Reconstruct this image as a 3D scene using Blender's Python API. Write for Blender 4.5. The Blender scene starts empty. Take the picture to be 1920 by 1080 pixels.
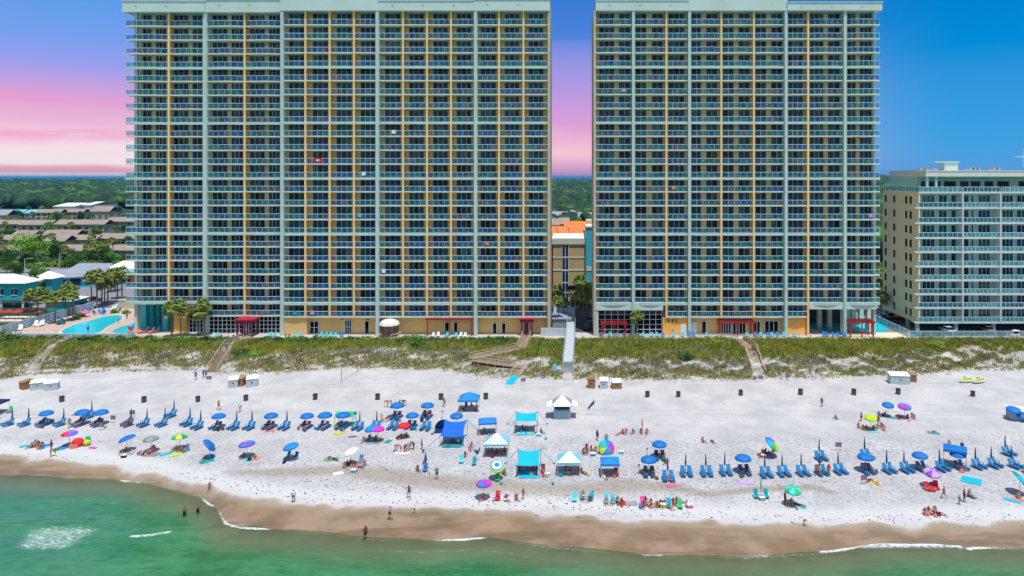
import bpy, bmesh, math, random
import numpy as np
from mathutils import Vector, Matrix
random.seed(7); rng = np.random.RandomState(11)
SC = bpy.context.scene; COL = SC.collection
R = math.radians
# ------------------------------------------------------------------ camera
H = 40.3; F = 1280.0; VX, VY = 1070.0, 333.0      # camera height, focal length and axis in photo pixels
cam = bpy.data.cameras.new('camera'); camo = bpy.data.objects.new('camera', cam); COL.objects.link(camo)
camo.location = (0, 0, H); camo.rotation_euler = (R(90), 0, 0)
cam.lens = 24; cam.sensor_width = 36; cam.shift_x = -(VX-960)/1920; cam.shift_y = -(540-VY)/1920
cam.clip_start = 0.5; cam.clip_end = 90000
SC.camera = camo
# ------------------------------------------------------------------ sun and sky
SUND = Vector((0.12, -0.25, 0.96)).normalized()
sl = bpy.data.lights.new('sun', 'SUN'); sl.energy = 3.7; sl.angle = R(0.5); sl.color = (1.0, 0.965, 0.91)
so = bpy.data.objects.new('sun', sl); COL.objects.link(so); so.location = (60, -60, 200)
so.rotation_euler = SUND.to_track_quat('Z', 'Y').to_euler()
world = bpy.data.worlds.new('World'); SC.world = world; world.use_nodes = True
wt = world.node_tree; wt.nodes.clear()
def lin(c):
    return tuple(((v/255)/12.92 if v/255 <= 0.04045 else (((v/255)+0.055)/1.055)**2.4) for v in c)
class NT:
    def __init__(s, t): s.t = t
    def n(s, ty, **k):
        nd = s.t.nodes.new(ty)
        for a, b in k.items(): setattr(nd, a, b)
        return nd
    def l(s, a, b): s.t.links.new(a, b)
    def math(s, op, a, b=None, c=None):
        nd = s.n('ShaderNodeMath', operation=op)
        for i, v in enumerate((a, b, c)):
            if v is None: continue
            if isinstance(v, (int, float)): nd.inputs[i].default_value = v
            else: s.l(v, nd.inputs[i])
        return nd.outputs[0]
    def rmap(s, v, a, b, c=0, d=1, smooth=True):
        nd = s.n('ShaderNodeMapRange'); nd.interpolation_type = 'SMOOTHSTEP' if smooth else 'LINEAR'
        s.l(v, nd.inputs[0])
        for i, q in enumerate((a, b, c, d)): nd.inputs[i+1].default_value = q
        return nd.outputs[0]
    def mix(s, f, a, b, bt='MIX'):
        nd = s.n('ShaderNodeMix', data_type='RGBA', blend_type=bt)
        for i, v in ((0, f), (6, a), (7, b)):
            if isinstance(v, (int, float)): nd.inputs[i].default_value = v
            elif isinstance(v, tuple): nd.inputs[i].default_value = (*v[:3], 1)
            else: s.l(v, nd.inputs[i])
        return nd.outputs[2]
    def ramp(s, v, stops):
        nd = s.n('ShaderNodeValToRGB'); el = nd.color_ramp.elements
        while len(el) < len(stops): el.new(0.5)
        for e, (p, c) in zip(el, stops): e.position = p; e.color = (*c, 1)
        s.l(v, nd.inputs[0]); return nd.outputs[0]
    def noise(s, vec, scale, detail=3, rough=0.5):
        nd = s.n('ShaderNodeTexNoise'); nd.inputs['Scale'].default_value = scale
        nd.inputs['Detail'].default_value = detail; nd.inputs['Roughness'].default_value = rough
        if vec is not None: s.l(vec, nd.inputs['Vector'])
        return nd.outputs[0]
w = NT(wt)
tc = w.n('ShaderNodeTexCoord'); sep = w.n('ShaderNodeSeparateXYZ'); w.l(tc.outputs['Generated'], sep.inputs[0])
wx, wy, wz = sep.outputs
zz = w.math('MULTIPLY', wz, 3.3)
def st(L): return [(z*3.3, lin(c)) for z, c in L]
Lr = w.ramp(zz, st([(0,(255,236,232)),(.021,(255,238,237)),(.039,(252,226,234)),(.055,(244,200,222)),(.067,(238,186,217)),(.089,(228,166,213)),(.114,(190,162,226)),(.133,(156,160,238)),(.161,(122,160,238)),(.205,(96,158,236))]))
Mr = w.ramp(zz, st([(0,(202,150,198)),(.014,(226,166,204)),(.034,(252,203,215)),(.053,(243,184,214)),(.072,(226,164,218)),(.103,(204,156,222)),(.13,(180,154,226)),(.164,(148,150,228)),(.19,(116,142,225)),(.202,(76,130,219)),(.255,(56,122,213))]))
Rr = w.ramp(zz, st([(0,(96,162,224)),(.023,(78,162,228)),(.058,(60,160,226)),(.092,(52,156,224)),(.126,(46,150,220)),(.168,(0,140,214)),(.235,(0,128,208))]))
mp = w.n('ShaderNodeMapping'); w.l(tc.outputs['Generated'], mp.inputs[0]); mp.inputs['Scale'].default_value = (2.2, 2.2, 16); mp.inputs['Location'].default_value = (.4, .2, .35)
cn = w.noise(mp.outputs[0], 2.2, 5, 0.55)
cf = w.math('MULTIPLY', w.rmap(cn, .52, .68), w.rmap(wz, .16, .05))
Lr = w.mix(w.math('MULTIPLY', w.math('MULTIPLY', w.rmap(cn, .48, .62), w.math('MULTIPLY', w.rmap(wz, .11, .08), w.rmap(wz, .03, .06))), .8), Lr, lin((248,148,190)))
Lr = w.mix(w.math('MULTIPLY', w.math('MULTIPLY', w.rmap(wz, .004, .0075), w.rmap(w.math('ADD', wz, w.math('MULTIPLY', cn, .02)), .025, .019)), .65), Lr, lin((244,120,146)))
cn2 = w.noise(mp.outputs[0], 1.1, 4, 0.5)
Lr = w.mix(w.math('MULTIPLY', w.rmap(cn2, .5, .64), w.math('MULTIPLY', w.rmap(wz, .09, .05), w.rmap(wz, .02, .04))), Lr, lin((253,222,232)))
Mr = w.mix(w.math('MULTIPLY', cf, .35), Mr, lin((214,140,196)))
Mr = w.mix(w.math('MULTIPLY', w.rmap(cn2, .5, .64), w.math('MULTIPLY', w.rmap(wz, .1, .05), .5)), Mr, lin((253,210,222)))
a1 = w.rmap(wx, -.42, -.08); a2 = w.rmap(wx, .05, .50)
skyc = w.mix(a2, w.mix(a1, Lr, Mr), Rr)
bg1 = w.n('ShaderNodeBackground'); w.l(skyc, bg1.inputs[0]); bg1.inputs[1].default_value = 0.86
ns = w.n('ShaderNodeTexSky'); ns.sky_type = 'NISHITA'; ns.sun_disc = False
ns.sun_elevation = math.asin(SUND.z); ns.sun_rotation = math.atan2(SUND.x, SUND.y)
bg2 = w.n('ShaderNodeBackground'); w.l(ns.outputs[0], bg2.inputs[0]); bg2.inputs[1].default_value = 0.11
fm = w.math('MAXIMUM', w.rmap(wz, .27, .45), w.rmap(wy, .25, -.05))
ms = w.n('ShaderNodeMixShader'); w.l(fm, ms.inputs[0]); w.l(bg1.outputs[0], ms.inputs[1]); w.l(bg2.outputs[0], ms.inputs[2])
wo = w.n('ShaderNodeOutputWorld'); w.l(ms.outputs[0], wo.inputs[0])
SC.view_settings.view_transform = 'Standard'; SC.view_settings.look = 'None'; SC.view_settings.exposure = 0.22; SC.view_settings.gamma = 1
SC.cycles.max_bounces = 6; SC.cycles.transparent_max_bounces = 10; SC.cycles.diffuse_bounces = 3; SC.cycles.glossy_bounces = 2
SC.cycles.caustics_reflective = False; SC.cycles.caustics_refractive = False
# ------------------------------------------------------------------ materials
MATS = {}
def mat(name, col, rough=.75, var=.12, scale=1.5, spec=.35, metal=0, bump=0):
    if name in MATS: return MATS[name]
    m = bpy.data.materials.new(name); m.use_nodes = True; t = NT(m.node_tree)
    b = m.node_tree.nodes['Principled BSDF']
    b.inputs['Roughness'].default_value = rough; b.inputs['Specular IOR Level'].default_value = spec; b.inputs['Metallic'].default_value = metal
    g = t.n('ShaderNodeNewGeometry')
    nz = t.noise(g.outputs['Position'], scale, 4, .6)
    f = t.rmap(nz, .3, .7, 1-var, 1+var, False)
    vm = t.n('ShaderNodeVectorMath', operation='SCALE'); vm.inputs[0].default_value = col; t.l(f, vm.inputs['Scale'])
    t.l(vm.outputs[0], b.inputs['Base Color'])
    if bump:
        bn = t.n('ShaderNodeBump'); bn.inputs['Strength'].default_value = bump; bn.inputs['Distance'].default_value = .05
        t.l(t.noise(g.outputs['Position'], scale*4, 4), bn.inputs['Height']); t.l(bn.outputs[0], b.inputs['Normal'])
    MATS[name] = m; return m
M = {}
def mk(k, *a, **q): M[k] = mat(k, *a, **q)
mk('slab', (.74,.73,.60), var=.05, scale=.4); mk('soffit', (.60,.64,.56), var=.05)
mk('pale', (.50,.63,.57), var=.06, scale=.3); mk('tan', (.78,.50,.20), var=.08, scale=.25)
mk('orange', (.92,.46,.10), var=.12, scale=.3); mk('peach', (.95,.64,.30), var=.05)
mk('parapet', (.56,.70,.66), var=.07, scale=.15); mk('white', (.78,.79,.79), var=.04)
mk('mullion', (.58,.66,.68), rough=.5); mk('rail', (.74,.80,.82), rough=.4, var=.03); mk('curtain', (.30,.36,.36), var=.2)
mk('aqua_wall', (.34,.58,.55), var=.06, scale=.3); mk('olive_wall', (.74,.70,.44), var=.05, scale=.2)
mk('stone', (.55,.47,.36), var=.15); mk('concrete', (.48,.47,.45), var=.1, scale=.6)
mk('pavers', (.50,.37,.30), var=.18, scale=1.2); mk('asphalt', (.06,.062,.07), var=.2); mk('lot', (.22,.22,.23), var=.12, scale=.3)
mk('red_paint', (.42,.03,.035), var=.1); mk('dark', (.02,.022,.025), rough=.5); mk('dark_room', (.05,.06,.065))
mk('wood', (.27,.18,.12), var=.25, scale=2); mk('wood_grey', (.44,.42,.40), var=.15, scale=2); mk('wood_pale', (.55,.47,.36), var=.15, scale=2)
mk('grey_deck', (.42,.47,.50), var=.06, scale=2); mk('brown_box', (.30,.15,.06), var=.2); mk('grey_box', (.42,.50,.52), var=.07); mk('box_lid', (.74,.76,.78), var=.05)
mk('bin', (.07,.075,.08), var=.25, scale=6); mk('metal', (.45,.46,.48), rough=.35, metal=.7, var=.05)
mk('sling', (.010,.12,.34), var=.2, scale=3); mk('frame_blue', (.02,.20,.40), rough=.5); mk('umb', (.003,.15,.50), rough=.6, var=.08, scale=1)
mk('umb_fold', (.012,.06,.17), var=.2); mk('pole', (.55,.56,.58), rough=.4); mk('pole_dark', (.05,.09,.14))
mk('turq', (.0,.42,.60), var=.06); mk('royal', (.004,.12,.68), var=.06); mk('canopy_blue', (.01,.22,.62), var=.06); mk('canopy_teal', (.16,.50,.62), var=.05); mk('canopy_white', (.82,.84,.86), var=.02)
mk('green_cloth', (.03,.42,.15)); mk('lime', (.42,.60,.02)); mk('red', (.62,.02,.03)); mk('pink', (.70,.10,.30)); mk('magenta', (.62,.03,.42)); mk('purple', (.22,.06,.50)); mk('yellow', (.80,.62,.04)); mk('teal', (.0,.30,.34)); mk('aqua', (.08,.55,.62)); mk('navy', (.01,.02,.10)); mk('black', (.012,.012,.014)); mk('grey', (.22,.23,.24)); mk('cream', (.66,.60,.48)); mk('brown', (.16,.07,.04)); mk('bluec', (.02,.20,.62)); mk('lilac', (.50,.32,.62)); mk('coral', (.75,.22,.14)); mk('slategrey', (.25,.30,.30)); mk('maroon', (.2,.02,.05))
mk('roof_grey', (.29,.235,.20), var=.15, scale=.5); mk('roof_slate', (.26,.29,.36), var=.12, scale=.4); mk('roof_white', (.74,.73,.76), var=.05); mk('roof_orange', (.72,.19,.05), var=.18, scale=.7)
mk('condo_wall', (.42,.36,.28), var=.1, scale=.3); mk('condo_dark', (.07,.10,.12)); mk('teal_house', (.03,.44,.50), var=.06)
mk('hotel_tan', (.58,.44,.24), var=.06, scale=.3); mk('hotel_blue', (.06,.50,.70), var=.04); mk('trim', (.68,.70,.66), var=.04)
mk('palm_leaf', (.20,.26,.045), var=.4, scale=1.2); mk('palm_dry', (.30,.22,.08), var=.3); mk('trunk', (.20,.15,.11), var=.3, scale=3)
mk('leaf', (.07,.19,.02), var=.45, scale=.35); mk('leaf_lime', (.20,.40,.02), var=.35, scale=.5); mk('leaf_dark', (.03,.11,.02), var=.4, scale=.4)
mk('hedge', (.13,.24,.015), var=.4, scale=.6); mk('lawn', (.15,.21,.02), var=.25, scale=.3)
mk('skin_a', (.48,.23,.14)); mk('skin_b', (.30,.12,.07)); mk('skin_c', (.16,.07,.045)); mk('hair_dark', (.02,.014,.01)); mk('hair_brown', (.10,.05,.02)); mk('hair_blond', (.45,.30,.12)); mk('eye', (.01,.01,.01))
mk('slate_blue', (.30,.42,.52), var=.05); mk('car_paint_white', (.75,.76,.78), rough=.25); mk('car_paint_dark', (.03,.035,.045), rough=.25); mk('car_paint_red', (.35,.02,.03), rough=.25); mk('car_paint_grey', (.25,.26,.28), rough=.25); mk('tyre', (.015,.015,.015))

def glass_mat(name, col, rough=.06):
    m = bpy.data.materials.new(name); m.use_nodes = True; b = m.node_tree.nodes['Principled BSDF']
    t = NT(m.node_tree); g = t.n('ShaderNodeNewGeometry'); nz = t.noise(g.outputs['Position'], .35, 2)
    t.l(t.mix(t.rmap(nz, .35, .65), tuple(c*.6 for c in col), tuple(c*1.4 for c in col)), b.inputs['Base Color'])
    b.inputs['Roughness'].default_value = rough; b.inputs['Specular IOR Level'].default_value = .22
    M[name] = m
glass_mat('glass_navy', (.003,.036,.11)); glass_mat('glass_teal', (.004,.075,.11)); glass_mat('glass_black', (.003,.004,.007)); glass_mat('glass_curtain', (.05,.11,.13), .15)
def thin_glass(name, tint, body, fac):
    m = bpy.data.materials.new(name); m.use_nodes = True; t = NT(m.node_tree); m.node_tree.nodes.clear()
    tr = t.n('ShaderNodeBsdfTransparent'); tr.inputs[0].default_value = (*tint, 1)
    p = t.n('ShaderNodeBsdfPrincipled'); p.inputs['Base Color'].default_value = (*body, 1); p.inputs['Roughness'].default_value = .12; p.inputs['Specular IOR Level'].default_value = .6
    g = t.n('ShaderNodeNewGeometry'); nz = t.noise(g.outputs['Position'], .6, 2)
    mx = t.n('ShaderNodeMixShader'); t.l(t.rmap(nz, .35, .65, fac*.6, fac*1.3), mx.inputs[0]); t.l(tr.outputs[0], mx.inputs[1]); t.l(p.outputs[0], mx.inputs[2])
    o = t.n('ShaderNodeOutputMaterial'); t.l(mx.outputs[0], o.inputs[0]); M[name] = m
thin_glass('rail_glass', (.42,.80,.86), (.02,.26,.34), .42)
thin_glass('rail_glass_blue', (.38,.66,.86), (.015,.18,.42), .45)
thin_glass('rail_glass_hotel', (.55,.85,.88), (.14,.48,.55), .48)
thin_glass('rail_glass_grey', (.55,.66,.78), (.16,.20,.30), .45)
mk('sign_grey', (.13,.12,.15)); mk('crimson', (.40,.012,.05), var=.08)
thin_glass('fence_glass', (.65,.82,.86), (.30,.52,.62), .45)
# ------------------------------------------------------------------ mesh helper
KIDS = {}
class MB:
    def __init__(s, org=(0,0,0)): s.v = []; s.f = []; s.m = []; s.o = org
    def add(s, vs, fs, m=0):
        b = len(s.v); s.v += [tuple(v) for v in vs]; s.f += [tuple(b+i for i in f) for f in fs]; s.m += [m]*len(fs); return s
    def box(s, x0, y0, z0, x1, y1, z1, m=0):
        if x0 > x1: x0, x1 = x1, x0
        if y0 > y1: y0, y1 = y1, y0
        if z0 > z1: z0, z1 = z1, z0
        return s.add([(x0,y0,z0),(x1,y0,z0),(x1,y1,z0),(x0,y1,z0),(x0,y0,z1),(x1,y0,z1),(x1,y1,z1),(x0,y1,z1)],
              [(0,3,2,1),(4,5,6,7),(0,1,5,4),(1,2,6,5),(2,3,7,6),(3,0,4,7)], m)
    def obox(s, c, size, rz=0, rx=0, m=0):
        hx, hy, hz = size[0]/2, size[1]/2, size[2]/2
        Mx = Matrix.Translation(c) @ Matrix.Rotation(rz, 4, 'Z') @ Matrix.Rotation(rx, 4, 'X')
        vs = [Mx @ Vector(p) for p in [(-hx,-hy,-hz),(hx,-hy,-hz),(hx,hy,-hz),(-hx,hy,-hz),(-hx,-hy,hz),(hx,-hy,hz),(hx,hy,hz),(-hx,hy,hz)]]
        return s.add(vs, [(0,3,2,1),(4,5,6,7),(0,1,5,4),(1,2,6,5),(2,3,7,6),(3,0,4,7)], m)
    def tube(s, p, q, r, n=6, m=0, r2=None):
        p, q = Vector(p), Vector(q); d = (q-p).normalized(); r2 = r if r2 is None else r2
        u = d.orthogonal().normalized(); v = d.cross(u)
        a = [p+(u*math.cos(t)+v*math.sin(t))*r for t in [2*math.pi*i/n for i in range(n)]]
        b = [q+(u*math.cos(t)+v*math.sin(t))*r2 for t in [2*math.pi*i/n for i in range(n)]]
        return s.add(a+b, [(i,(i+1)%n,n+(i+1)%n,n+i) for i in range(n)]+[tuple(range(n-1,-1,-1)), tuple(range(n,2*n))], m)
    def prism(s, pts, z0, z1, m=0):
        n = len(pts)
        return s.add([(x,y,z0) for x,y in pts]+[(x,y,z1) for x,y in pts], [(i,(i+1)%n,n+(i+1)%n,n+i) for i in range(n)]+[tuple(range(n-1,-1,-1)), tuple(range(n,2*n))], m)
    def hip(s, x0, y0, x1, y1, z0, z1, ridge=.5, m=0, over=0, th=.12):
        x0 -= over; x1 += over; y0 -= over; y1 += over; cx, cy = (x0+x1)/2, (y0+y1)/2
        if x1-x0 >= y1-y0: r = (x1-x0)/2*ridge; a, b = (cx-r, cy, z1), (cx+r, cy, z1)
        else: r = (y1-y0)/2*ridge; a, b = (cx, cy-r, z1), (cx, cy+r, z1)
        V = [(x0,y0,z0),(x1,y0,z0),(x1,y1,z0),(x0,y1,z0),(x0,y0,z0-th),(x1,y0,z0-th),(x1,y1,z0-th),(x0,y1,z0-th),a,b]
        Fx = [(0,1,5,4)[::-1],(1,2,6,5)[::-1],(2,3,7,6)[::-1],(3,0,4,7)[::-1],(4,5,6,7)[::-1]]
        if x1-x0 >= y1-y0: Fx += [(0,1,9,8),(1,2,9),(2,3,8,9),(3,0,8)]
        else: Fx += [(0,1,8),(1,2,9,8),(2,3,9),(3,0,8,9)]
        return s.add(V, Fx, m)
    def gable(s, x0, y0, x1, y1, z0, z1, m=0, over=.4, th=.15):
        x0 -= over; x1 += over; y0 -= over; y1 += over; cy = (y0+y1)/2
        V = [(x0,y0,z0),(x1,y0,z0),(x1,cy,z1),(x0,cy,z1),(x0,y1,z0),(x1,y1,z0)]
        V += [(x,y,z-th) for x,y,z in V]
        return s.add(V, [(0,1,2,3),(3,2,5,4),(6,9,8,7),(9,10,11,8),(0,6,7,1),(4,5,11,10),(0,3,9,6),(3,4,10,9),(1,7,8,2),(2,8,11,5)], m)
    def sphere(s, c, r, seg=10, rings=6, m=0, sc=(1,1,1)):
        vs = [(c[0], c[1], c[2]-r*sc[2])]; fs = []
        for i in range(1, rings):
            t = -math.pi/2+math.pi*i/rings
            for j in range(seg):
                a = 2*math.pi*j/seg; vs.append((c[0]+r*sc[0]*math.cos(t)*math.cos(a), c[1]+r*sc[1]*math.cos(t)*math.sin(a), c[2]+r*sc[2]*math.sin(t)))
        vs.append((c[0], c[1], c[2]+r*sc[2])); L = len(vs)-1
        for j in range(seg): fs.append((0, 1+(j+1)%seg, 1+j))
        for i in range(rings-2):
            for j in range(seg):
                a = 1+i*seg+j; b = 1+i*seg+(j+1)%seg; fs.append((a, b, b+seg, a+seg))
        for j in range(seg): fs.append((1+(rings-2)*seg+j, 1+(rings-2)*seg+(j+1)%seg, L))
        return s.add(vs, fs, m)
    def mesh(s, name, mats, smooth=False):
        me = bpy.data.meshes.new(name)
        o = s.o; me.from_pydata([(x-o[0], y-o[1], z-o[2]) for x,y,z in s.v], [], s.f)
        if not isinstance(mats, (list, tuple)): mats = [mats]
        for q in mats: me.materials.append(M[q] if isinstance(q, str) else q)
        me.polygons.foreach_set('material_index', s.m)
        if smooth: me.polygons.foreach_set('use_smooth', [True]*len(s.f))
        me.update(); return me
    def build(s, name, mats, parent=None, smooth=False):
        return link(name, s.mesh(name, mats, smooth), parent)
def link(name, data, parent=None, loc=(0,0,0)):
    o = bpy.data.objects.new(name, data); COL.objects.link(o); o.location = loc
    if parent is not None: o.parent = parent; KIDS.setdefault(parent.name, []).append(o)
    return o
def tag(o, label=None, cat=None, group=None, kind=None):
    if label: o['label'] = label
    if cat: o['category'] = cat
    if group: o['group'] = group
    if kind: o['kind'] = kind
    return o
def thing(name, label, cat, loc=(0,0,0), rz=0, group=None):
    o = link(name, None, None, loc); o.rotation_euler = (0,0,rz); o.empty_display_size = .5
    return tag(o, label, cat, group)
def dup(o, loc=None, rz=None, parent=None, label=None, group=None, scale=None):
    c = o.copy(); COL.objects.link(c)
    if loc is not None: c.location = loc
    if rz is not None: c.rotation_euler = (0,0,rz)
    if scale is not None: c.scale = (scale,)*3
    if parent is not None: c.parent = parent; KIDS.setdefault(parent.name, []).append(c)
    if label: c['label'] = label
    if group: c['group'] = group
    for k in KIDS.get(o.name, []): dup(k, parent=c)
    return c
def setmat(o, i, m):
    s = o.material_slots[i]; s.link = 'OBJECT'; s.material = M[m] if isinstance(m, str) else m
# first use takes the prototype itself, later uses a copy
class Proto:
    def __init__(s, fn): s.fn = fn; s.root = None
    def put(s, loc, rz, label, group=None, scale=None):
        if s.root is None:
            s.root = s.fn(); o = s.root; s.first = True
            o.location = loc; o.rotation_euler = (0,0,rz)
            if scale: o.scale = (scale,)*3
            tag(o, label, None, group); return o
        o = dup(s.root, loc, rz, label=label, scale=scale or 1.0)
        if group: o['group'] = group
        elif 'group' in o: del o['group']
        return o
# ------------------------------------------------------------------ terrain
def pxy(px, py, z): Y = F*(H-z)/(py-VY); return ((px-VX)/F*Y, Y)
def X(px, Y): return (px-VX)/F*Y
def Z(py, Y): return H-(py-VY)/F*Y
shore = [(-300,880),(0,890),(100,894),(200,899),(280,906),(335,922),(372,929),(395,940),(412,955),(420,975),(445,988),(500,993),(600,998),(700,1010),(800,1012),(900,1008),(1000,1020),(1100,1031),(1200,1040),(1400,1044),(1560,1034),(1650,1020),(1750,1019),(1850,1026),(1920,1028),(2300,1030)]
berm = [(-300,850),(0,853),(100,858),(180,868),(240,880),(300,890),(350,904),(400,918),(450,930),(560,942),(700,950),(800,952),(1000,957),(1200,970),(1400,979),(1600,985),(1750,981),(1920,979),(2300,978)]
toe = [(-300,708),(0,712),(60,702),(200,696),(330,694),(385,696),(470,704),(640,690),(840,694),(900,706),(1060,712),(1400,712),(1600,706),(1700,704),(1800,694),(1920,692),(2300,690)]
def tab(L, z):
    p = sorted(pxy(a, b, z) for a, b in L); return np.array([q[0] for q in p]), np.array([q[1] for q in p])
SHX, SHY = tab(shore, 0); BEX, BEY = tab(berm, .9); TOX, TOY = tab(toe, 2.2)
def nz(x, y):
    return (np.sin(.31*x+1.3)*np.cos(.43*y+.2)+.6*np.sin(.83*x+.5*y)+.5*np.cos(1.13*y-.71*x+2)+.3*np.sin(1.9*x-1.3*y))/2.4
def sm(t): t = np.clip(t, 0, 1); return t*t*(3-2*t)
def gz(x, y):
    x = np.asarray(x, float); y = np.asarray(y, float)
    ys = np.interp(x, SHX, SHY)+.35*nz(x*.7, y*0); yb = np.interp(x, BEX, BEY); yt = np.interp(x, TOX, TOY)
    t = y-ys; wd = np.maximum(yb-ys, 1)
    z = np.where(t < 0, -.065*(-t)**.92 if False else -.11*np.abs(t), .9*np.clip(t/wd, 0, 1))
    z = np.maximum(z, -4)
    z = z+np.where(y > yb, 1.3*sm((y-yb)/np.maximum(yt-yb, 1)), 0)
    d = (y-yt)
    z = z+np.where(d > 0, 1.75*sm(d/14)+(.38*nz(x, y)+.22*nz(x*2.3+9, y*2.1))*sm(d/3)*sm((152.5-y)/3), 0)
    z = np.where(y > 152.5, 3.95, np.where((y > 150.5) & (d > 0), z+(3.95-z)*sm((y-150.5)/2), z))
    z = z+np.where((t > 2) & (d < 2), .035*nz(x*1.7, y*1.9), 0)
    return z
def P(px, py, dz=0):
    z = 1.5
    for _ in range(14): x, y = pxy(px, py, z); z = .5*z+.5*float(gz(x, y))
    return Vector((x, y, float(gz(x, y))+dz))
def grid_mesh(name, xs, ys, zfn, attrs, material):
    nx, ny = len(xs), len(ys); GX, GY = np.meshgrid(xs, ys); GZ = zfn(GX, GY)
    co = np.stack([GX, GY, GZ], -1).reshape(-1, 3).astype(np.float32)
    i = np.arange(nx*ny).reshape(ny, nx); q = np.stack([i[:-1,:-1], i[:-1,1:], i[1:,1:], i[1:,:-1]], -1).reshape(-1)
    me = bpy.data.meshes.new(name); me.vertices.add(len(co)); me.vertices.foreach_set('co', co.ravel())
    n = (nx-1)*(ny-1); me.loops.add(n*4); me.loops.foreach_set('vertex_index', q.astype(np.int32)); me.polygons.add(n)
    me.polygons.foreach_set('loop_start', np.arange(0, n*4, 4, dtype=np.int32)); me.update(calc_edges=True)
    me.polygons.foreach_set('use_smooth', [True]*n)
    for k, fn in attrs.items():
        a = me.attributes.new(k, 'FLOAT', 'POINT'); a.data.foreach_set('value', fn(GX, GY).astype(np.float32).ravel())
    me.materials.append(material); return link(name, me)
def axis(lo, hi, step, far_lo, far_hi):
    a = list(np.arange(lo, hi, step)); d = step; x = lo; L = []
    while x > far_lo: d *= 1.5; x -= d; L.append(x)
    x = a[-1]; d = step; Hh = []
    while x < far_hi: d *= 1.5; x += d; Hh.append(x)
    return np.array(L[::-1]+a+Hh)
def seglines(GX, GY, L, zz_, wpx):            # distance field (in metres) to foam lines given on the sea plane
    best = np.full(GX.shape, 1e9)
    pts = [pxy(a, b, 0) for a, b in L]
    for (x0, y0), (x1, y1) in zip(pts[:-1], pts[1:]):
        dx, dy = x1-x0, y1-y0; t = np.clip(((GX-x0)*dx+(GY-y0)*dy)/(dx*dx+dy*dy), 0, 1)
        best = np.minimum(best, np.hypot(GX-x0-t*dx, GY-y0-t*dy))
    return best
def gm():
    m = bpy.data.materials.new('sand_ground'); m.use_nodes = True; t = NT(m.node_tree); b = m.node_tree.nodes['Principled BSDF']
    g = t.n('ShaderNodeNewGeometry'); pos = g.outputs['Position']
    def at(n): a = t.n('ShaderNodeAttribute'); a.attribute_name = n; return a.outputs['Fac']
    n1 = t.noise(pos, .22, 5, .6); n2 = t.noise(pos, 2.2, 4, .65); n3 = t.noise(pos, .07, 3); mpw = t.n('ShaderNodeMapping'); t.l(pos, mpw.inputs[0]); mpw.inputs['Scale'].default_value = (.09,.55,1); n5 = t.noise(mpw.outputs[0], 1.0, 4, .6)
    sand = t.mix(t.rmap(n1, .3, .7), (.44,.44,.455), (.57,.565,.57))
    sand = t.mix(t.math('MULTIPLY', t.rmap(n2, .5, .7), .4), sand, (.33,.33,.35))
    wetc = t.mix(t.rmap(n1, .35, .65), (.20,.135,.08), (.30,.215,.145))
    wetc = t.mix(t.math('MULTIPLY', t.rmap(n5, .5, .62), .7), wetc, (.15,.105,.065))
    runc = t.mix(t.rmap(n2, .3, .7), (.33,.285,.23), (.42,.38,.325))
    wetf = t.math('ADD', at('wet'), t.math('MULTIPLY', t.math('SUBTRACT', n1, .5), .5))
    runf = t.math('ADD', at('run'), t.math('MULTIPLY', t.math('SUBTRACT', n1, .5), .7))
    c = t.mix(t.rmap(runf, .3, .9), sand, runc)
    c = t.mix(t.math('MULTIPLY', at('tide'), .8), c, (.62,.62,.625))
    tr = t.math('MULTIPLY', at('tramp'), t.rmap(t.noise(pos, 2.6, 5, .75), .47, .62))
    c = t.mix(t.math('MULTIPLY', tr, .7), c, (.24,.24,.275))
    sp = t.n('ShaderNodeSeparateXYZ'); t.l(pos, sp.inputs[0]); wob = t.math('MULTIPLY', t.noise(pos, .03, 2), 6.0)
    for yy, aa in ((126.4,.3),(128.2,.3),(112.3,.22),(114.0,.22)):
        dl = t.math('ABSOLUTE', t.math('SUBTRACT', t.math('ADD', sp.outputs[1], wob), yy+1.5)); c = t.mix(t.math('MULTIPLY', t.rmap(dl, .28, .08), aa), c, (.30,.30,.33))
    wetc = t.mix(t.rmap(wetf, .46, .70), (.32,.27,.21), wetc)
    c = t.mix(t.rmap(wetf, .40, .53), c, wetc)
    soil = t.mix(t.rmap(n2, .35, .65), (.13,.12,.05), (.28,.25,.18))
    c = t.mix(t.math('MULTIPLY', at('veg'), .9), c, soil)
    n4 = t.noise(pos, .012, 6, .65); land = t.mix(t.rmap(n4, .35, .65), (.010,.042,.02), (.03,.085,.025))
    land = t.mix(t.math('MULTIPLY', t.rmap(t.noise(pos, .05, 3), .6, .7), .5), land, (.12,.13,.10))
    c = t.mix(at('land'), c, land)
    t.l(c, b.inputs['Base Color'])
    t.l(t.rmap(wetf, .5, .95, .9, .33), b.inputs['Roughness']); b.inputs['Specular IOR Level'].default_value = .35
    bn = t.n('ShaderNodeBump'); bn.inputs['Distance'].default_value = .16
    t.l(t.rmap(wetf, .35, .55, .85, .02), bn.inputs['Strength'])
    t.l(t.math('ADD', t.math('MULTIPLY', n2, .8), t.noise(pos, 6, 4, .7)), bn.inputs['Height']); t.l(bn.outputs[0], b.inputs['Normal'])
    return m
def fwet(x, y):
    yb = np.interp(x, BEX, BEY); return np.clip(.46-(y-yb)/7+.10*nz(x*.9, y*.5)+.08*nz(x*.2, y*.1), 0, 1)
RUN = [(440,884),(520,884),(640,880),(700,886),(820,902),(950,912),(1060,918),(1180,908),(1260,912),(1330,925),(1420,915),(1520,912),(1560,922)]
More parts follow.
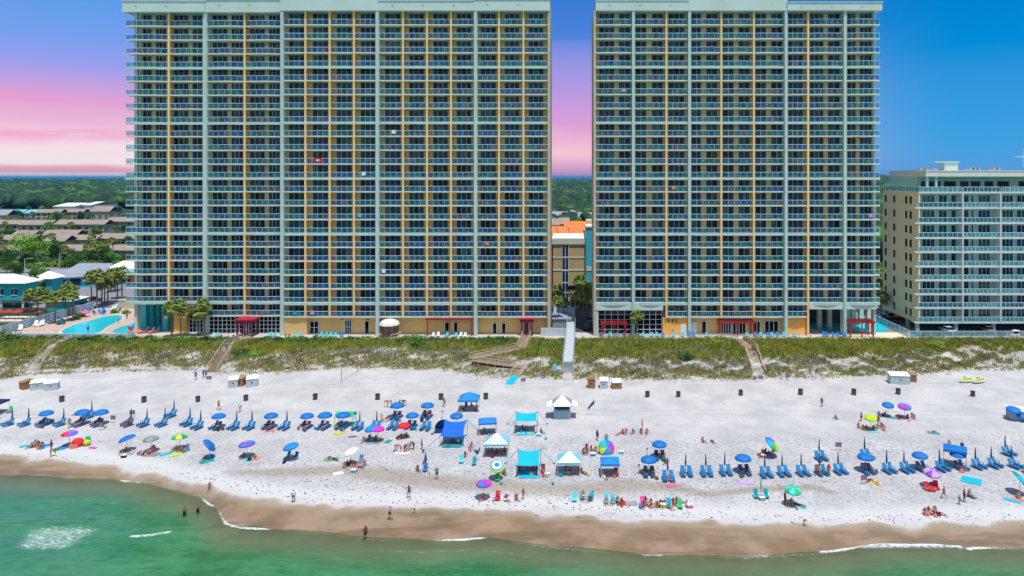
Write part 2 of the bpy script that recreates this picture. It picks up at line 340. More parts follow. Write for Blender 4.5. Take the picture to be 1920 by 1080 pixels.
def frun(x, y):
    best = np.full(x.shape, 1e9); pts = [pxy(a, b, 1.1) for a, b in RUN]
    for k, ((x0, y0), (x1, y1)) in enumerate(zip(pts[:-1], pts[1:])):
        dx, dy = x1-x0, y1-y0; t = np.clip(((x-x0)*dx+(y-y0)*dy)/(dx*dx+dy*dy), 0, 1)
        s = (1.2, .8, .8, .6, .55, .6, .6, .9, 1.3, 1.5, 1.5, 1.8, 1.8)[k]
        best = np.minimum(best, np.hypot((x-x0-t*dx)*.6, y-y0-t*dy)*s)
    return np.clip(1.15-best/1.9, 0, 1)*(y > np.interp(x, BEX, BEY)+1)
def ftr(x, y):
    yb = np.interp(x, BEX, BEY); return sm((y-yb-2)/4)*sm((108-y)/8)
def ftide(x, y):
    yb = np.interp(x, BEX, BEY); return np.exp(-((y-yb-2.2)/2.2)**2)
def fveg(x, y):
    yt = np.interp(x, TOX, TOY); return np.clip(sm((y-yt)/4)*(.65+.9*nz(x*1.3, y*1.7))*(1-.0*x)+sm((y-yt-9)/4), 0, 1)
gx = axis(-128, 128, .7, -60000, 60000)
gy = np.concatenate([[20, 35, 45, 52], axis(57, 156, .45, 57.1, 60000)]) if False else np.concatenate([np.array([-40., 0, 25, 40, 50]), axis(57, 156, .45, 57.1, 60000)[1:]])
gy = np.unique(gy)
ground = grid_mesh('ground', gx, gy, gz, {'wet': fwet, 'run': frun, 'tramp': ftr, 'tide': ftide, 'veg': fveg, 'land': lambda x, y: (y > 156)*1.0}, gm()); tag(ground, kind='structure')
# ---- sea: depth drives how much of the sand bed shows through
FOAM = [([(378,928),(392,946),(412,952),(418,968),(425,982),(450,992),(480,994),(520,990),(560,984),(600,990)], .34, 1),
        ([(245,1008),(275,1006),(318,1001)], .30, .85), ([(230,901),(262,903)], .5, 1), ([(0,882),(22,881)], .3, .9), ([(48,880),(70,879)], .3, .9),
        ([(748,1006),(768,1007)], .35, .9), ([(790,1008),(830,1012),(870,1012),(910,1007)], .42, 1.1), ([(1030,1015),(1080,1012),(1140,1015)], .4, .7),
        ([(1205,1040),(1240,1041)], .3, .8), ([(1350,1029),(1400,1028)], .4, .6), ([(1385,1041),(1440,1043)], .25, .8),
        ([(1540,1034),(1580,1030),(1620,1021),(1650,1017),(1690,1022),(1730,1022),(1770,1018),(1800,1026)], .5, 1.1), ([(1620,1023),(1700,1022),(1780,1022)], .9, .8), ([(1815,1029),(1860,1026),(1925,1025),(2000,1027)], .42, 1.1)]
PATCH = [pxy(105, 1004, 0), (4.6, 5.2)]
def ffoam(x, y):
    o = np.zeros(x.shape)
    for L, wd, a in FOAM: o = np.maximum(o, a*np.exp(-(seglines(x, y, L, 0, 0)/(wd*.75))**2))
    ds = np.interp(x, SHX, SHY)-y; o = np.maximum(o, (.22+.30*nz(x*.35, x*0+3))*np.exp(-((ds-.25)/.30)**2)); o = np.maximum(o, (.10+.30*nz(x*.22+5, y*0))*np.exp(-((ds-2.6-.8*nz(x*.2, y*0))/.22)**2))
    (cx, cy), (rx, ry) = PATCH
    tt = (cy+ry*.45-y)/ry; o = np.maximum(o, .50*np.exp(-(np.abs(x-cx-tt*.4)/(rx*(1.0-.35*np.clip(tt, 0, 1))))**6)*np.exp(-(np.clip(np.abs(y-cy+.6)-ry*.28, 0, 9)/1.1)**2))
    return o
def swell(x, y):
    d = np.interp(x, SHX, SHY)-y
    z = .05*np.sin(1.15*d+.9*nz(x*.25, y*.2)*3)*sm(d/6)+.03*nz(x*1.5, y*3.1)*sm(d/4)+.02*nz(x*3.7+4, y*5.3)*sm(d/3)
    for L, a in (([(0,990),(60,984),(160,980)], .30), ([(240,1008),(320,1001),(480,993)], .16), ([(1050,1065),(1300,1058),(1500,1062)], .12), ([(0,945),(120,938),(330,930)], .1)):
        z = z+a*np.exp(-(seglines(x, y, L, 0, 0)/.7)**2)
    return z
def wm():
    m = bpy.data.materials.new('sea_water'); m.use_nodes = True; t = NT(m.node_tree); m.node_tree.nodes.clear()
    def at(n): a = t.n('ShaderNodeAttribute'); a.attribute_name = n; return a.outputs['Fac']
    g = t.n('ShaderNodeNewGeometry'); pos = g.outputs['Position']
    mpn = t.n('ShaderNodeMapping'); t.l(pos, mpn.inputs[0]); mpn.inputs['Scale'].default_value = (.35, 1, 1)
    d = at('depth'); n1 = t.noise(mpn.outputs[0], .25, 4, .55); n2 = t.noise(mpn.outputs[0], 2.6, 4, .6)
    sx = t.n('ShaderNodeSeparateXYZ'); t.l(pos, sx.inputs[0])
    col = t.mix(t.rmap(n1, .35, .65), (.022,.15,.055), (.055,.215,.095))
    col = t.mix(t.math('MULTIPLY', t.rmap(sx.outputs[0], -38, -66), .6), col, (.045,.185,.12))
    col = t.mix(t.math('MULTIPLY', t.rmap(n2, .45, .7), .4), col, (.085,.28,.13))
    n9 = t.noise(mpn.outputs[0], .9, 5, .65); col = t.mix(t.math('MULTIPLY', t.rmap(n9, .48, .66), .45), col, (.012,.105,.045))
    col = t.mix(t.rmap(d, .15, .75, .75, 0), col, (.20,.20,.12))
    opac = t.math('SUBTRACT', 1.0, t.math('POWER', 2.718, t.math('MULTIPLY', d, -3.6)))
    p = t.n('ShaderNodeBsdfPrincipled'); t.l(col, p.inputs['Base Color']); p.inputs['Roughness'].default_value = .12; p.inputs['Specular IOR Level'].default_value = .22
    bn = t.n('ShaderNodeBump'); bn.inputs['Strength'].default_value = .6; bn.inputs['Distance'].default_value = .16
    t.l(t.math('ADD', t.noise(mpn.outputs[0], 1.7, 5, .65), t.math('MULTIPLY', n2, .5)), bn.inputs['Height']); t.l(bn.outputs[0], p.inputs['Normal'])
    tr = t.n('ShaderNodeBsdfTransparent'); tr.inputs[0].default_value = (.66,.86,.74,1)
    gl = t.n('ShaderNodeBsdfGlossy'); gl.inputs['Roughness'].default_value = .1; t.l(bn.outputs[0], gl.inputs['Normal'])
    thin = t.n('ShaderNodeMixShader'); thin.inputs[0].default_value = .03; t.l(tr.outputs[0], thin.inputs[1]); t.l(gl.outputs[0], thin.inputs[2])
    mx = t.n('ShaderNodeMixShader'); t.l(opac, mx.inputs[0]); t.l(thin.outputs[0], mx.inputs[1]); t.l(p.outputs[0], mx.inputs[2])
    fo = t.n('ShaderNodeBsdfDiffuse'); fo.inputs[0].default_value = (.72,.76,.78,1)
    mpf = t.n('ShaderNodeMapping'); t.l(pos, mpf.inputs[0]); mpf.inputs['Scale'].default_value = (.55, 1.25, 1)
    ff = t.math('SUBTRACT', t.math('MULTIPLY', at('foam'), 1.5), t.rmap(t.noise(mpf.outputs[0], 3.0, 6, .75), .35, .62, 0, 1.15))
    mf = t.n('ShaderNodeMixShader'); t.l(t.math('ADD', t.rmap(ff, 0, .8, 0, .62), t.rmap(at('foam'), .12, .8, 0, .22)), mf.inputs[0]); t.l(mx.outputs[0], mf.inputs[1]); t.l(fo.outputs[0], mf.inputs[2])
    o = t.n('ShaderNodeOutputMaterial'); t.l(mf.outputs[0], o.inputs[0]); return m
sx_ = axis(-84, 62, .22, -4000, 4000); sy_ = np.unique(np.concatenate([[-3000,-900,-300,-100,-30,0,20,38,50,58,62], np.arange(66, 100, .2), [104]]))
sea = grid_mesh('sea', sx_, sy_, lambda x, y: .02+swell(x, y)*(y > 55), {'depth': lambda x, y: np.clip(.02-gz(x, y), 0, 5), 'foam': ffoam}, wm()); tag(sea, kind='structure')
def sheet(name, pts, z, m, kind='structure', th=.02):
    b = MB(); b.prism(pts, z-th, z); o = b.build(name, m); tag(o, kind=kind); return o
# ------------------------------------------------------------------ towers
ZS, FP = 8.35, 3.2; THICK = (1, 6, 10, 14, 18)
def arc(x0, x1, y, bow, n=6):
    return [(x0+(x1-x0)*i/n, y-bow*math.sin(math.pi*i/n)) for i in range(n+1)]
class Count:
    def __init__(s): s.n = 0
def tower(label, Yb, sections, porches, root_x, zroof=78.6):
    root = thing('apartment_tower', label, 'apartment tower', (root_x, Yb, 4))
    org = tuple(root.location)
    rails = []; wins = []; fins = []
    for S in sections:
        Y0 = S['Y']; Yw = Y0+1.7; xl, xr = X(S['x'][0], Y0), X(S['x'][1], Y0)
        # slabs, one part a floor
        for k in range(0, 22):
            z = ZS+FP*k; b = MB(org); any_ = False
            for (a, c, kmin, ws, bow) in S['bays']:
                if k < kmin: continue
                any_ = True; x0, x1 = X(a, Y0), X(c, Y0); th = .25
                b.prism(arc(x0, x1, Y0+.02, bow)+[(x1, Yw-.01), (x0, Yw-.01)], z-th, z)
                if k in THICK:
                    b.prism(arc(x0, x1, Y0-.10, bow)+[(q[0], q[1]+.25) for q in arc(x0, x1, Y0-.10, bow)[::-1]], z-.58, z+.03, 1)
            if any_: b.build('balcony_slab', ['slab', 'pale'], root)
        for (a, c, kmin, ws, bow) in S['bays']:
            x0, x1 = X(a, Y0)+.04, X(c, Y0)-.04
            for k in range(kmin, 22): rails.append((k, x0, x1, Y0+.10, bow, ZS+FP*k, c))
            for k in range(kmin, 22):
                for (wa, wc, n) in ws: wins.append((k, X(wa, Yw), X(wc, Yw), n, Yw, ZS+FP*k))
        # body wall behind the balconies
        bl = X(S['body'][0], Yw); br = X(S['body'][1], Yw)
        MB(org).box(bl, Yw, ZS+FP-.4, br, Yb+14, zroof+.3).build('wall', 'tan', root)
        for (a, c) in S['low']: MB(org).box(X(a, Yw), Yw+.004, 3.9, X(c, Yw), Yb+14, ZS+FP-.402).build('wall', 'tan', root)
        for (a, c, ty, zb) in S['sep']:
            x0, x1 = X(a, Y0), X(c, Y0)
            if ty == 'C': MB(org).box(x0, Y0-.42, zb, x1, Yw-.01, zroof-.003).build('column', 'pale', root)
            elif ty == 'B': MB(org).box(x0, Y0+.35, zb, x1, Yw-.01, zroof-.003).build('column', 'pale', root)
            elif ty == 'E': MB(org).box(x0, Y0-.3, zb, x1, Yb+14.02, zroof-.003).build('end_wall', 'stone', root)
            else:
                f = MB(org).box(x0, Y0-.06, zb, x1, Y0+.02-.02, zroof-.003, 1).box(x0+.03, Y0+.0, zb, x1-.03, Yw-.01, zroof-.003, 0)
                f.build('balcony_divider', ['orange', 'peach'], root)
        for (a, c, zt, dy) in S['par']:
            x0, x1 = X(a, Y0), X(c, Y0)
            b = MB(org).box(x0, Y0-.5-dy, zroof, x1, Yw+9, zt).box(x0-.12, Y0-.62-dy, zt, x1+.12, Yw+9.1, zt+.18)
            for q in range(int((x1-x0)/7)): b.box(x0+3+7*q, Y0-.56-dy, zt-1.15, x0+3.3+7*q, Y0-.501-dy, zt-.95, 1)
            b.build('parapet', ['parapet', 'metal'], root)
    # railings: a hundred as parts, the rest together
    def rail(b, r):
        k, x0, x1, y, bow, z, c = r; pts = arc(x0, x1, y, bow, max(4, round((x1-x0)/1.3)))
        gm_ = 1 if random.random() < (.55 if 500 < c < 1100 else .85) else 2
        for (p, q) in zip(pts[:-1], pts[1:]):
            for za, zb, wd in ((z+1.13, z+1.22, .05),):
                b.add([(p[0],p[1]-wd,za),(q[0],q[1]-wd,za),(q[0],q[1]+wd,za),(p[0],p[1]+wd,za),(p[0],p[1]-wd,zb),(q[0],q[1]-wd,zb),(q[0],q[1]+wd,zb),(p[0],p[1]+wd,zb)],
                      [(0,1,5,4),(1,2,6,5),(2,3,7,6),(3,0,4,7),(4,5,6,7),(0,3,2,1)], 0)
            b.add([(p[0],p[1],z+.12),(q[0],q[1],z+.12),(q[0],q[1],z+1.12),(p[0],p[1],z+1.12)], [(0,1,2,3)], gm_ if (rq := random.random()) > .22 else (3-gm_ if rq > .13 else 3))
        for p in pts: b.box(p[0]-.022, p[1]-.03, z+.01, p[0]+.022, p[1]+.03, z+1.15, 0)
    rails.sort(key=lambda r: r[0]); mats = ['rail', 'rail_glass', 'rail_glass_blue', 'rail_glass_grey']
    for r in rails[:100]: b = MB(org); rail(b, r); b.build('balcony_railing', mats, root)
    b = MB(org)
    for r in rails[100:]: rail(b, r)
    tag(b.build('balcony_railing', mats, root), kind='stuff')
    def win(b, w_):
        k, x0, x1, n, y, z = w_; z0, z1 = z+.06, z+2.88; wd = (x1-x0)/n; cur = random.random()
        for i in range(n):
            a, c = x0+wd*i, x0+wd*(i+1); mi = random.choices([1,2,3,4], [5,3.0,1.6,2.2 if cur < .35 else .25])[0]
            b.box(a+.05, y-.05, z0+.05, c-.05, y-.012, z1-.05, mi)
        for i in range(n+1): b.box(x0+wd*i-.035, y-.09, z0, x0+wd*i+.035, y-.003, z1, 0)
        for zz_ in (z0, z1-.08): b.box(x0+.05, y-.088, zz_, x1-.05, y-.004, zz_+.08, 0)
    wins.sort(key=lambda r: r[0]); mats = ['mullion', 'glass_navy', 'glass_teal', 'glass_black', 'glass_curtain']
    for r in wins[:100]: b = MB(org); win(b, r); b.build('window', mats, root)
    b = MB(org)
    for r in wins[100:]: win(b, r)
    tag(b.build('window', mats, root), kind='stuff')
    return root, rails
def storefront(root, a, c, Y, z0, z1, nx, nz_, name='storefront_window', door=None, nb=.06):
    b = MB(tuple(root.location)); x0, x1 = X(a, Y), X(c, Y)
    b.box(x0, Y+.02, z0, x1, Y+.08, z1, 1)
    for i in range(nx+1): q = x0+(x1-x0)*i/nx; b.box(q-nb, Y-.06, z0, q+nb, Y+.02-.003, z1, 0)
    for j in range(nz_+1): q = z0+(z1-z0)*j/nz_; b.box(x0+nb, Y-.05, q-nb*.8, x1-nb, Y+.02-.004, q+nb*.8, 0)
    return b.build(name, ['rail', 'glass_black'], root)
YL, YM = 158.5, 157.0
zs0 = 4.0
B = .28
LT, railsL = tower('taller wide beachfront apartment tower on the left, with blue glass balconies and orange dividers', YM, [
  dict(Y=YL, x=(236,527), body=(258,528), low=[(326,528)],
    bays=[(235.5,314.5,1,[(266,285,2),(292.5,312,3)],.5),(318,382,1,[(326.5,354,3),(361,380,2)],B),(389,457,0,[(399,427,3),(434,456,3)],.45),(460,526.5,0,[(469,497,3),(504,525,3)],.45)],
    sep=[(250,255.5,'B',4),(259,260.5,'B',ZS+FP),(382,389,'C',4),(314.5,318,'D',ZS+FP-.78),(457,460,'D',ZS-.3)],
    par=[(233,387,81.0,.3),(387.2,526.9,81.35,0)]),
  dict(Y=YM, x=(527,1033), body=(527,1031), low=[(527,1031)],
    bays=[(532,571,0,[(542,571,3)],.12),(574,616.5,0,[(586.5,615.5,3)],.12),(619.5,662,0,[(631,660,3)],.12),(665,705,0,[(676,704,3)],.12),
          (711,754,0,[(722,751,3)],.12),(757,799,0,[(767,795,3)],.12),(802,844,0,[(812,840,3)],.12),(847,889,0,[(856,884,3)],.12),
          (895,934,0,[(901,930,3)],.12),(937,980,0,[(946,974,3)],.12),(983,1026.5,0,[(991,1019,3)],.12)],
    sep=[(527,532,'C',3.9),(705,711,'C',3.9),(889,895,'C',3.9),(1027,1031.5,'E',3.9)]+[(q,q+3,'D',ZS-.3) for q in (571,616.5,662,754,799,844,934,980)],
    par=[(527,710.8,83.6,0),(711,888.8,80.8,0),(889,1031.5,81.1,0)])], None, -55)
RT, railsR = tower('right hand beachfront apartment tower, narrower, with blue glass balconies and tan walls', YM, [
  dict(Y=YM, x=(1117,1650), body=(1115,1640), low=[(1243,1513)],
    bays=[(1117,1185,1,[(1123,1152,3),(1160,1182,2)],B),(1190,1248,1,[(1191.5,1212,2),(1222,1243,2)],B),(1251,1290,0,[(1253.5,1283,3)],.15),
          (1295,1351,0,[(1296.5,1314.5,2),(1324,1345,2)],B),(1354,1412,0,[(1355,1375.5,2),(1384.5,1405.5,2)],B),(1415,1470,0,[(1416.5,1436.5,2),(1445.5,1466,2)],B),
          (1476,1514,0,[(1477,1505.5,3)],.15),(1517,1581,1,[(1518,1544,3),(1552,1574,2)],B),(1586,1650,1,[(1588,1604.5,2),(1611.5,1636,3)],.4)],
    sep=[(1185,1190,'C',3.9),(1290,1295,'C',3.9),(1470.5,1476,'C',3.9),(1581,1586.5,'C',3.9),(1639,1643.5,'B',3.9),(1113,1117,'E',3.9),(1513.5,1517,'D',3.9)]+[(q,q+3,'D',ZS-.3) for q in (1248,1351,1412)],
    par=[(1117,1289.8,80.85,0),(1290,1474.8,83.6,0),(1475,1652,80.4,.2)])], None, 35)
oL, oR = tuple(LT.location), tuple(RT.location)
# roof plant rooms
MB(oL).box(X(320,172), 170, 79.1, X(418,172), 178, 86.5).build('plant_room', 'metal', LT)
MB(oL).box(X(470,172), 170, 79.1, X(528,172), 178, 86).build('plant_room', 'trim', LT)
MB(oL).box(X(966,172), 168, 79.1, X(1028,172), 178, 84.8).build('plant_room', 'parapet', LT)
# ground storeys : left tower
YwL, YwM = YL+1.7, YM+1.7
storefront(LT, 355, 382, YwL-.3, 4.05, 8.2, 4, 4); MB(oL).box(X(326,YwL-.3), YwL-.32, 3.9, X(352,YwL-.3), YwL-.005, ZS+FP-.8).build('wall', 'orange', LT)
storefront(LT, 393, 457, YwL-.9, 4.05, 7.9, 8, 4); storefront(LT, 472, 525, YwL-.9, 4.05, 7.9, 7, 4)
storefront(LT, 462, 471, YwL-.9, 4.05, 6.9, 2, 1, 'door', nb=.09)
for a, c in ((325,382),): MB(oL).box(X(a,YL), YL-.1, ZS+FP-1.3, X(c,YL), YL+.2, ZS+FP-.79).build('fascia', 'slab', LT)
MB(oL).box(X(532,YM), YM+.3, 3.9, X(574,YM), YwM-.004, ZS-.302).build('wall', 'tan', LT)
for a, c, zt, n in ((581,597,6.9,2),(647,659,7.2,3),(684,692,7.0,1),(834,842,6.7,1),(851,858,6.7,1),(924,931,6.5,1),(941,948,6.5,1),(983,991,6.7,1)):
    storefront(LT, a, c, YwM-.12, 4.05, zt, n, 2 if n > 1 else 1, 'door')
for a in (640, 688, 820): MB(oL).box(X(a,YwM-.2), YwM-.2, 7.3, X(a+3,YwM-.2), YwM-.02, 7.5).build('wall_lamp', 'dark', LT)
# porch columns over the left pool
for px_, y_ in ((272,166),(297,170),(285,168),(312,163)): MB(oL).box(X(px_,y_)-.6, y_-.6, 3.4, X(px_,y_)+.6, y_+.6, ZS+FP-.42).build('porch_column', 'aqua', LT)
MB(oL).box(X(262,171), 170, 3.9, X(330,160.5), 171, ZS+FP-.41).build('wall', 'teal_house', LT)
# right tower
for a, c in ((1117,1185),(1190,1243)):
    MB(oR).box(X(a,YM), YM-.2, ZS+FP-1.75, X(c,YM), YM+.4, ZS+FP-.03).build('fascia', 'parapet', RT)
    storefront(RT, a+5, c-2, YM+.9, 4.05, ZS+FP-1.75, 5 if a < 1150 else 4, 5)
MB(oR).box(X(1117,YM), YM-.1, 3.9, X(1122,YM), YM+1, ZS+FP-1.76).build('column', 'pale', RT)
for a, c in ((1517,1581),(1586,1643)):
    MB(oR).box(X(a,YM), YM-.2, ZS+FP-1.5, X(c,YM), YM+.4, ZS+FP-.03).build('fascia', 'parapet', RT)
MB(oR).box(X(1243,YM), YM+.3, 3.9, X(1290,YM), YM+1.6, ZS-.302).build('wall', 'orange', RT)
MB(oR).box(X(1476,YM), YM+.6, 3.9, X(1513,YM), YM+1.6, ZS-.302).build('wall', 'orange', RT)
for a, c, zt, n in ((1316,1324,6.9,1),(1352,1370,6.9,4),(1374,1398,6.9,4),(1413,1425,6.9,2),(1434,1459,7.0,3)): storefront(RT, a, c, YwM-.12, 4.05, zt, n, 1, 'door')
MB(oR).box(X(1276,YM+.25), YM+.22, 4.05, X(1288,YM+.25), YM+.295, 6.3).build('door', 'white', RT)
for q in (1253,1260,1267): MB(oR).box(X(q,YM), YM+.24, 7.0, X(q+2.2,YM), YM+.296, 7.7).build('vent', 'dark', RT)
MB(oR).box(X(1291,YwM), YwM-.3, 4.05, X(1306,YwM), YwM-.02, 6.7).build('door', 'white', RT)
for px_, y_ in ((1536,166),(1555,166),(1568,171),(1600,164),(1614,168),(1628,162),(1590,169)): MB(oR).box(X(px_,y_)-.5, y_-.5, 3.9, X(px_,y_)+.5, y_+.5, ZS+FP-.42).build('porch_column', 'parapet', RT)
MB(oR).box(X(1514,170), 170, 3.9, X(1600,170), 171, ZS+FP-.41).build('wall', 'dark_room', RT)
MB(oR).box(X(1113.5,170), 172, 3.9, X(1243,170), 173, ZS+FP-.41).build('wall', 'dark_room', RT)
# people's chairs and towels on the balconies
def bchair():
    b = MB(); b.box(-.3,-.3,.38,.3,.3,.45).box(-.3,.22,.45,.3,.3,1.0).box(-.3,-.3,0,-.24,.3,.38).box(.24,-.3,0,.3,.3,.38)
    return b.mesh('balcony_chair', 'bluec')
bcm = bchair(); allr = railsL+railsR; random.shuffle(allr)
for i, r in enumerate(allr[:230]):
    k, x0, x1, y, bow, z, c = r; nm = 'left' if c < 1100 else 'right'
    o = link('balcony_chair', bcm, None, (random.uniform(x0+.6, x1-.6), y+1.0, z)); o.rotation_euler = (0,0,random.uniform(-.4,.4))
    cc = random.choices(['bluec','royal','teal','lime','slategrey','aqua'], [6,4,3,1,2,2])[0]; setmat(o, 0, cc)
    cn_ = {'bluec':'blue','royal':'deep blue','teal':'teal','lime':'lime green','slategrey':'grey','aqua':'aqua'}[cc]
    tag(o, f'{cn_} chair behind glass railing on a balcony of the {nm} tower', 'chair', f'{cn_} balcony chairs of the {nm} tower')
tb = MB(); tb.box(-.95,-.03,-.55,.95,.03,.45); tb.box(-.3,-.05,-.25,.3,-.031,.15,1)
o = tb.build('banner', ['red', 'white']); o.location = (X(596,156.9), 156.9, Z(300,157)); tag(o, 'small red banner with white emblem hung on a left tower railing', 'banner')
for i, r in enumerate(allr[230:240]):
    k, x0, x1, y, bow, z, c = r; nm = 'left' if c < 1100 else 'right'
    xx = random.uniform(x0+1, x1-1); b = MB(); b.box(-.45,-.03,-.75,.45,.0,.06).box(-.45,.14,-.3,.45,.17,.06).box(-.45,-.03,.06,.45,.17,.09)
    cc, cn_ = random.choice([('aqua','aqua'),('white','white'),('pink','pink'),('turq','turquoise'),('coral','coral'),('lilac','lilac')])
    o = b.build('towel', cc); t_ = (xx-x0)/(x1-x0); o.location = (xx, y-.09-bow*math.sin(math.pi*t_), z+1.2)
    tag(o, f'{cn_} towel drying over a balcony railing of the {nm} tower', 'towel', f'{cn_} towels on railings of the {nm} tower')
# ------------------------------------------------------------------ right hand hotel
RYB = 160.0; HB = thing('hotel_building', 'lower pale aqua hotel with white railings at the right edge', 'hotel', (90, RYB, 4)); oh = tuple(HB.location)
xL = 81.6; zf = [Z(q, RYB) for q in (604,576.8,551,525,499,472,445.5,417.5,389,360)]
ztop = Z(331, RYB-0); xE = 126
MB(oh).box(xL, RYB+2, zf[0]-.35, xE, RYB+18.4, zf[9]).build('wall', 'aqua_wall', HB)
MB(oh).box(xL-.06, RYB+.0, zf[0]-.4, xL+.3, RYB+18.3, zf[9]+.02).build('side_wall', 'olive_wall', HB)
MB(oh).box(xL+1.2, RYB+4, zf[9]+.03, xE, RYB+17.5, ztop).build('top_storey', 'aqua_wall', HB)
b = MB(oh).box(xL+1.6, RYB-.1, ztop, xE, RYB+18, Z(321, RYB)).box(xL+1.5, RYB-.2, Z(321,RYB), xE, RYB+18.1, Z(321,RYB)+.2); b.build('roof', 'trim', HB)
for x_ in (xL+1.9, xL+4.0): MB(oh).box(x_, RYB+.2, zf[9]+.03, x_+.5, RYB+.7, ztop).build('column', 'aqua_wall', HB)
MB(oh).box(xL+2, RYB+15, zf[9]+.03, xL+2.5, RYB+15.5, ztop).build('column', 'aqua_wall', HB)
segs = [(1722,1804),(1806.5,1875),(1877.5,1950),(1952.5,2060)]
def hrail(b, x0, x1, y, z, n):
    b.box(x0, y-.05, z+1.12, x1, y+.05, z+1.22, 0).box(x0, y-.03, z+.1, x1, y+.03, z+.15, 0)
    b.box(x0, y-.012, z+.15, x1, y+.012, z+1.12, 1 if random.random() < .85 else 2)
    for i in range(n+1): q = x0+(x1-x0)*i/n; b.box(q-.035, y-.034, z+.0, q+.035, y+.034, z+1.119, 0)
for k, z in enumerate(zf):
    MB(oh).box(X(1716,RYB) if k < 9 else xL-.2, RYB-.1, z-.32, xE, RYB+2.01 if k < 9 else RYB+3, z).build('balcony_slab', 'trim', HB)
    for (a, c) in segs:
        b = MB(oh); hrail(b, X(a,RYB), X(c,RYB), RYB, z, 9); b.build('balcony_railing', ['rail','rail_glass_hotel','rail_glass'], HB)
    if k < 9:
        for ws in ([(1729,3,23),(1760,2,15),(1783,1,9)],[(1806,1,10),(1821,1,4),(1834,3,22)],[(1879,3,20),(1906,2,18)],[(1955,3,22),(1985,2,16)]):
            for (a, n, wd) in ws:
                b = MB(oh); y = RYB+2; x0 = X(a, y); x1 = X(a+wd, y); z0, z1 = z+.05, z+2.75
                b.box(x0, y-.04, z0, x1, y-.003, z1, random.choice([1,1,2,3]))
                for i in range(n+1): q = x0+(x1-x0)*i/n; b.box(q-.05, y-.07, z0, q+.05, y-.041, z1, 0)
                b.build('window', ['mullion','glass_navy','glass_teal','glass_curtain'], HB)
        for yy in (RYB+3.2, RYB+5.4, RYB+11.5, RYB+16.2):
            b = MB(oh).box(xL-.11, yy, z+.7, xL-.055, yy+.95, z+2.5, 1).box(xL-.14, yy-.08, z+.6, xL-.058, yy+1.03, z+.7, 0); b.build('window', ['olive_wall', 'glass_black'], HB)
for x_ in (X(1805.2,RYB), X(1876.2,RYB), X(1951.2,RYB)): MB(oh).box(x_-.14, RYB-.15, zf[0], x_+.14, RYB+1.99, zf[9]-.33).build('column', 'trim', HB)
b = MB(oh); hrail(b, xL-.1, X(1722,RYB), RYB, zf[9], 1); b.build('balcony_railing', ['rail','rail_glass_hotel','rail_glass'], HB)
b = MB(oh)
for i in range(12): b.box(xL-.13, RYB+.1+1.5*i, zf[9], xL-.06, RYB+.17+1.5*i, zf[9]+1.2)
b.box(xL-.13, RYB, zf[9]+1.2, xL-.06, RYB+17, zf[9]+1.27).box(xL-.11, RYB+.1, zf[9]+.1, xL-.08, RYB+17, zf[9]+1.19, 1); b.build('balcony_railing', ['rail','rail_glass_hotel'], HB)
for i, ws in enumerate([(1727,9),(1738,14),(1756,7),(1770,22),(1800,16),(1820,18),(1846,16),(1870,22),(1910,20)]):
    MB(oh).box(X(ws[0],RYB+4), RYB+3.95, zf[9]+.1, X(ws[0]+ws[1],RYB+4), RYB+3.997, zf[9]+2.5).build('window', random.choice(['glass_navy','glass_black']), HB)
MB(oh).box(X(1763,168), 166, ztop+.6, X(1788,168), 168.5, Z(305,168)).box(X(1744,168), 165.8, Z(305,168), X(1790,168), 168.7, Z(303,168)).build('stair_tower', 'parapet', HB)
MB(oh).box(X(1916,166), 164, ztop+.6, X(1960,166), 165.6, Z(278,166)).box(X(1896,166), 163.5, Z(295,166), X(1920,166), 165, Z(293.5,166)).build('stair_tower', 'parapet', HB)
for x_ in (1722,1732,1748,1814,1822,1830,1858,1866): MB(oh).box(X(x_,166), 165, ztop+.6, X(x_+5,166), 167, Z(315,166)).build('air_conditioner', 'metal', HB)
for px_ in (1722,1794,1865,1935): MB(oh).box(X(px_,RYB)-.35, RYB+.2, 3.9, X(px_,RYB)+.35, RYB+.9, zf[0]-.33).build('parking_column', 'aqua_wall', HB)
for y_ in (RYB+6.5, RYB+12, RYB+18): MB(oh).box(xL+.1, y_-.4, 3.9, xL+.9, y_, zf[0]-.41).build('parking_column', 'aqua_wall', HB)
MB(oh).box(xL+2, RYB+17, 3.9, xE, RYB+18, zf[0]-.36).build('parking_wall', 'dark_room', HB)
# ------------------------------------------------------------------ hotel between the towers
MH = thing('inland_hotel', 'tan inland hotel with orange tile roof and bright blue corner, between the towers', 'hotel', (0, 196, 4)); om = tuple(MH.location)
xa, xb, xc = X(1037,196), X(1098.5,196), X(1118,196)
MB(om).box(xa, 196, 3.9, xb, 214, Z(458,196)).build('wall', 'hotel_tan', MH)
MB(om).box(xa-.3, 195.7, Z(458,196), xb+.1, 214.2, Z(447,196)).build('cornice', 'trim', MH)
for q in (483, 506.5): MB(om).box(xa-.05, 195.9, Z(q+1.2,196), xb, 195.999, Z(q-1.2,196)).build('trim_band', 'trim', MH)
MB(om).box(xb+.003, 195, 3.9, xc, 212, Z(427,195)).build('blue_corner', 'hotel_blue', MH)
MB(om).box(xb+.004, 194.8, Z(427,195), xc, 212.1, Z(424,195)).box(xb+.1, 194.9, Z(508,195), xc, 194.99, Z(500,195)).build('trim_band', 'trim', MH)
b = MB(om); x0, x1 = X(1054,195.9), X(1066,195.9); b.box(x0, 195.93, Z(566,196), x1, 195.995, Z(460,196), 1)
for i in range(3): q = x0+(x1-x0)*i/2; b.box(q-.07, 195.86, Z(566,196), q+.07, 195.929, Z(460,196), 0)
for q in (482, 507, 530, 548): b.box(x0, 195.85, Z(q+1,196), x1, 195.928, Z(q-1,196), 0)
b.build('stair_window', ['rail','glass_navy'], MH)
zr0, zr1 = Z(447,216), Z(433,222)
